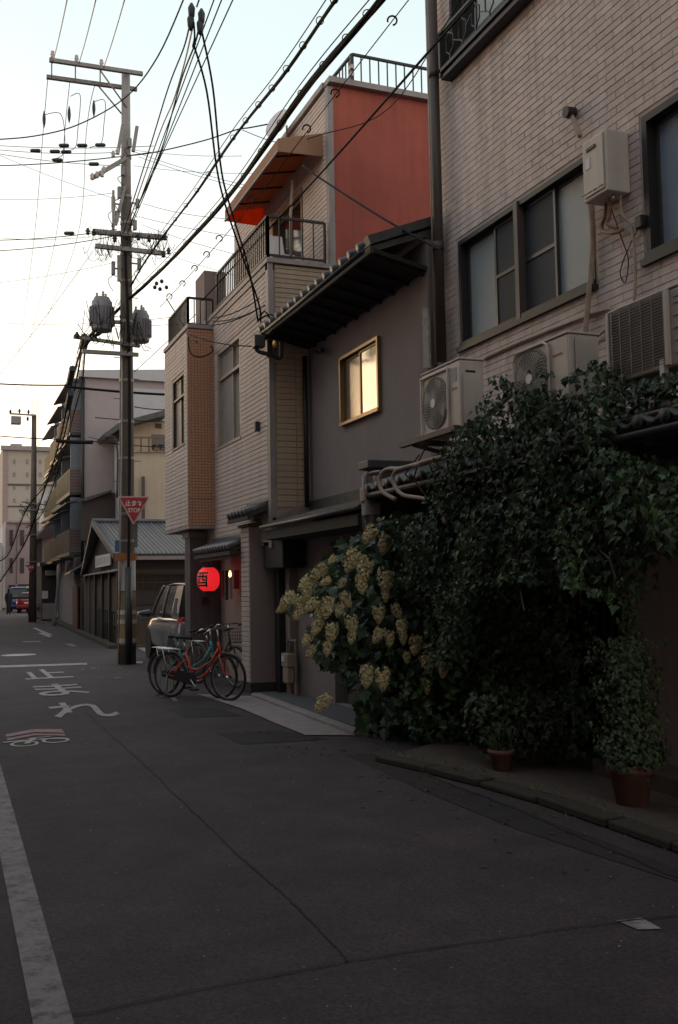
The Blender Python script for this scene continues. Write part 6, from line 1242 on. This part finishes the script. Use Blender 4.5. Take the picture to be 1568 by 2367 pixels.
# dark potted shrubs beneath the canopy
def pot(label, x, y, r_, h_, z0=.05, cat='plant pot', group='small terracotta pots under the ivy'):
    t = thing('terracotta_pot', label, cat, (x, y, z0), group); MB().lathe([(r_ * .68, 0), (r_ * .92, h_ * .78), (r_ * 1.04, h_ * .78), (r_ * 1.06, h_), (r_ * .92, h_), (r_ * .88, h_ * .85), (.01, h_ * .85)], (x, y, z0), 24).build('pot', TERRA, t, True); MB().cyl((x, y, z0 + h_ * .8), (x, y, z0 + h_ * .87), r_ * .9, seg=18).build('soil', mat('soil', (.03, .02, .015), .95), t); return t
for i, (x, y) in enumerate(((1160, 1780), (1225, 1765), (1290, 1755))): p = onZ(x, y, .05); pot('small terracotta pot under the ivy, ' + ('left of three', 'middle of three', 'right of three')[i], p.x, p.y, .105, .17)
def shrub(label, c, R_, n_, m, s=.05, lob=5, lim=150, name='potted_shrub', cat='shrub', group=None, box=False):
    t = thing(name, label, cat, (c[0], c[1], c[2] - R_[2]), group); sp = []
    for k in range(n_):
        while True:
            v = Vector((rv.uniform(-1, 1), rv.uniform(-1, 1), rv.uniform(-1, 1)))
            if (v.length <= 1 and v.length > .55) or (box and max(abs(v.x), abs(v.y)) > .6): break
        nz = 1 + .25 * noise.noise(Vector((v.x * 2 + c[0] * 5, v.y * 2, v.z * 3))); p = Vector(c) + Vector((v.x * R_[0], v.y * R_[1], v.z * R_[2])) * nz; sp.append((p, Vector((v.x, v.y, .5)) + Vector((rv.gauss(0, .5), rv.gauss(0, .5), rv.gauss(0, .5))), rv.gauss(0, 1), rv.uniform(.7, 1.3)))
    foliage(t, sp, name + '_leaf', s, lob, m, lim); MB().tube([(c[0], c[1], c[2] - R_[2] - .05), (c[0], c[1], c[2])], .015, 6).build('stem', STEM, t); return t
SHR = mat('shrub_leaf', (.022, .036, .012), .6, scale=7, col2=(.05, .066, .02), rnd=.4)
for i, (x, y, r0) in enumerate(((1160, 1690, .36), (1225, 1660, .36), (1295, 1640, .38))):
    p = onZ(x, 1770, .05); shrub('dark leafy shrub in the ' + ('left', 'middle', 'right')[i] + ' small pot under ivy', (p.x + .02, p.y + .06, .42), (.3, .34, .32), 460, SHR, .06, 5, 80, group='potted shrubs under the ivy')
for i, (X_, Y_, z, r0) in enumerate(((4.6, 8.9, .5, .5), (4.9, 8.1, .45, .45), (4.9, 8.6, 1.1, .55), (5.1, 7.9, .8, .5), (4.5, 9.3, .9, .45))):
    shrub('dense dark shrub low behind the hydrangea, ' + ('at the apron edge', 'at the kerb', 'rear centre', 'beside the lattice', 'under the flowers')[i], (X_, Y_, z), (r0 * .8, r0, r0), 520, IVY, .08, 5, 80, 'dark_shrub', group='dark shrubs under the canopy')
p = onZ(1456, 1868, .05); pc_ = pot('large terracotta pot at the right holding a vine', p.x + .1, p.y + .1, .16, .28, group=None); PC = Vector((p.x + .1, p.y + .1, 0))
shrub('ivy column climbing a wire frame in the large right pot', (PC.x, PC.y, .74), (.185, .185, .42), 2300, mat('vine_leaf_green', (.04, .065, .024), .6, scale=7, col2=(.085, .11, .045), rnd=.35), .036, 5, 300, 'potted_vine', 'vine', box=True)
shrub('bushy low growth spilling over the large right pot', (PC.x, PC.y, .40), (.23, .23, .12), 800, mat('shrub_leaf_light', (.035, .07, .035), .6, scale=7, col2=(.07, .11, .05), rnd=.3), .034, 5, 150, 'potted_creeper', 'plant')
cv = thing('climbing_vine', 'thin vine climbing from the big pot up to the canopy', 'vine', (PC.x, PC.y + .1, 1.4)); sp = []
vp_ = [onX(1452, 1560, PC.x + .1), onX(1462, 1470, PC.x + .1), onX(1455, 1400, PC.x + .1), onX(1457, 1330, PC.x + .1), onX(1450, 1260, PC.x + .1)]
for k in range(420):
    t = rv.random() * 3.999; i = int(t); q = vp_[i].lerp(vp_[i + 1], t - i); wd_ = .055 if t < 1.6 else .02
    sp.append((q + Vector((rv.gauss(0, .03), rv.gauss(0, wd_), 0)), Vector((-1, -.8, .3)) + Vector((rv.gauss(0, .5), rv.gauss(0, .5), 0)), rv.gauss(0, 1), rv.uniform(.6, 1.1)))
foliage(cv, sp, 'vine_leaf', .042, 5, MATS['vine_leaf_green'], 120); MB().tube(smoothp(vp_), .009, 6).build('stem', STEM, cv)
# small far plant, roadside greens
p = onZ(84, 1425); shrub('green leafy plant in front of the distant pole', (p.x, p.y, 1.5), (.42, .42, .55), 160, mat('far_leaf', (.06, .09, .03), .7, rnd=.3), .2, 5, 40, 'roadside_plant', 'plant')
m_ = MB(); rg = random.Random(5)
for k in range(260):
    x, y = rg.uniform(-.2, 4), 3.6 + 16 * rg.random() ** 1.8; r0 = rg.uniform(.002, .006) * (1 + y * .05); a0 = rg.uniform(0, 3)
    m_.add([(x + r0 * math.cos(a0 + j * 1.57), y + r0 * math.sin(a0 + j * 1.57) * rg.uniform(.6, 1.3), .002) for j in range(4)] + [(x, y, .003 + r0 * .6)], [(0, 1, 4), (1, 2, 4), (2, 3, 4), (3, 0, 4)])
o = m_.build('road_grit', mat('grit_pale', (.26, .22, .18), .9, var=.4, scale=3)); o['kind'] = 'stuff'; o['label'] = 'tiny pale grit and chips scattered on the asphalt'
m_ = MB()
for k in range(90):
    y = rg.uniform(4.5, 11); x = 3.6 + rg.uniform(-.5, .3) * (1 if rg.random() < .7 else 2); L_ = rg.uniform(.015, .035); a0 = rg.uniform(0, 6); d1 = Vector((math.cos(a0), math.sin(a0), 0)) * L_; d2 = Vector((-d1.y, d1.x, 0)) * .4; c0 = Vector((x, y, .006))
    m_.add([c0 - d1, c0 + d2 + Vector((0, 0, .008)), c0 + d1, c0 - d2 + Vector((0, 0, .006))], [(0, 1, 2, 3)])
o = m_.build('fallen_leaves', mat('dry_leaf', (.14, .07, .03), .9, var=.5, scale=4)); o['kind'] = 'stuff'; o['label'] = 'small dry leaves fallen along the gutter'
# weeds and grit along the kerb
m_ = MB()
for k in range(220):
    t = rv.random(); u = t * 5; i = min(int(u), 4); a, b = kx[i], kx[i + 1]; x = a[0] + (b[0] - a[0]) * (u - i) - rv.uniform(-.16, .06); y = a[1] + (b[1] - a[1]) * (u - i)
    z = .0 if x < a[0] else .1; h_ = rv.uniform(.01, .035); m_.face([(x, y, z), (x + rv.uniform(-.02, .02), y + .02, z + h_), (x + .012, y + rv.uniform(-.02, .02), z)])
o = m_.build('kerb_weeds', SHR); o['kind'] = 'stuff'; o['label'] = 'moss and tiny weeds along the stone kerb'
# ================================================================ HOUSES ACROSS THE STREET (outside the frame, they shade the street and show in the windows)
for i, (y0, y1, h_, xf, m0) in enumerate(((-16, -5, 11, -2.1, STUC), (-4.8, 4, 11.5, -1.9, STUCD), (4.2, 12, 9.2, -1.9, STUC), (12.3, 19, 7.0, -2.7, SIDE), (27, 40, 6.2, -1.6, STUC), (40.3, 56, 6.6, -1.2, GREYB), (56.3, 76, 7.5, -.8, STUCP))):
    t = thing('opposite_house', ['plain grey', 'plain cream', 'plain pale grey', 'plain beige', 'low grey', 'long grey', 'pinkish'][i] + ' house on the opposite side, ' + ['behind the viewer', 'beside the viewer', 'across from the ivy canopy', 'across from the bicycles', 'across from the wooden townhouse', 'across from the balcony block', 'at the far end'][i], 'house', (xf - 1, y0, 0))
    MB().box(-11, xf, y0, y1, 0, h_).build('wall', m0, t); MB().box(-11.2, xf - .0 + .3, y0 - .1, y1 + .1, h_, h_ + .2).build('roof', KAWD, t)
    for k in range(2):
        yy = y0 + 1.2 + k * (y1 - y0) / 2
        for z in (.9, 3.9): MB().box(xf - .01, xf + .03, yy, yy + 1.6, z, z + 1.1).build('window', GLD, t)
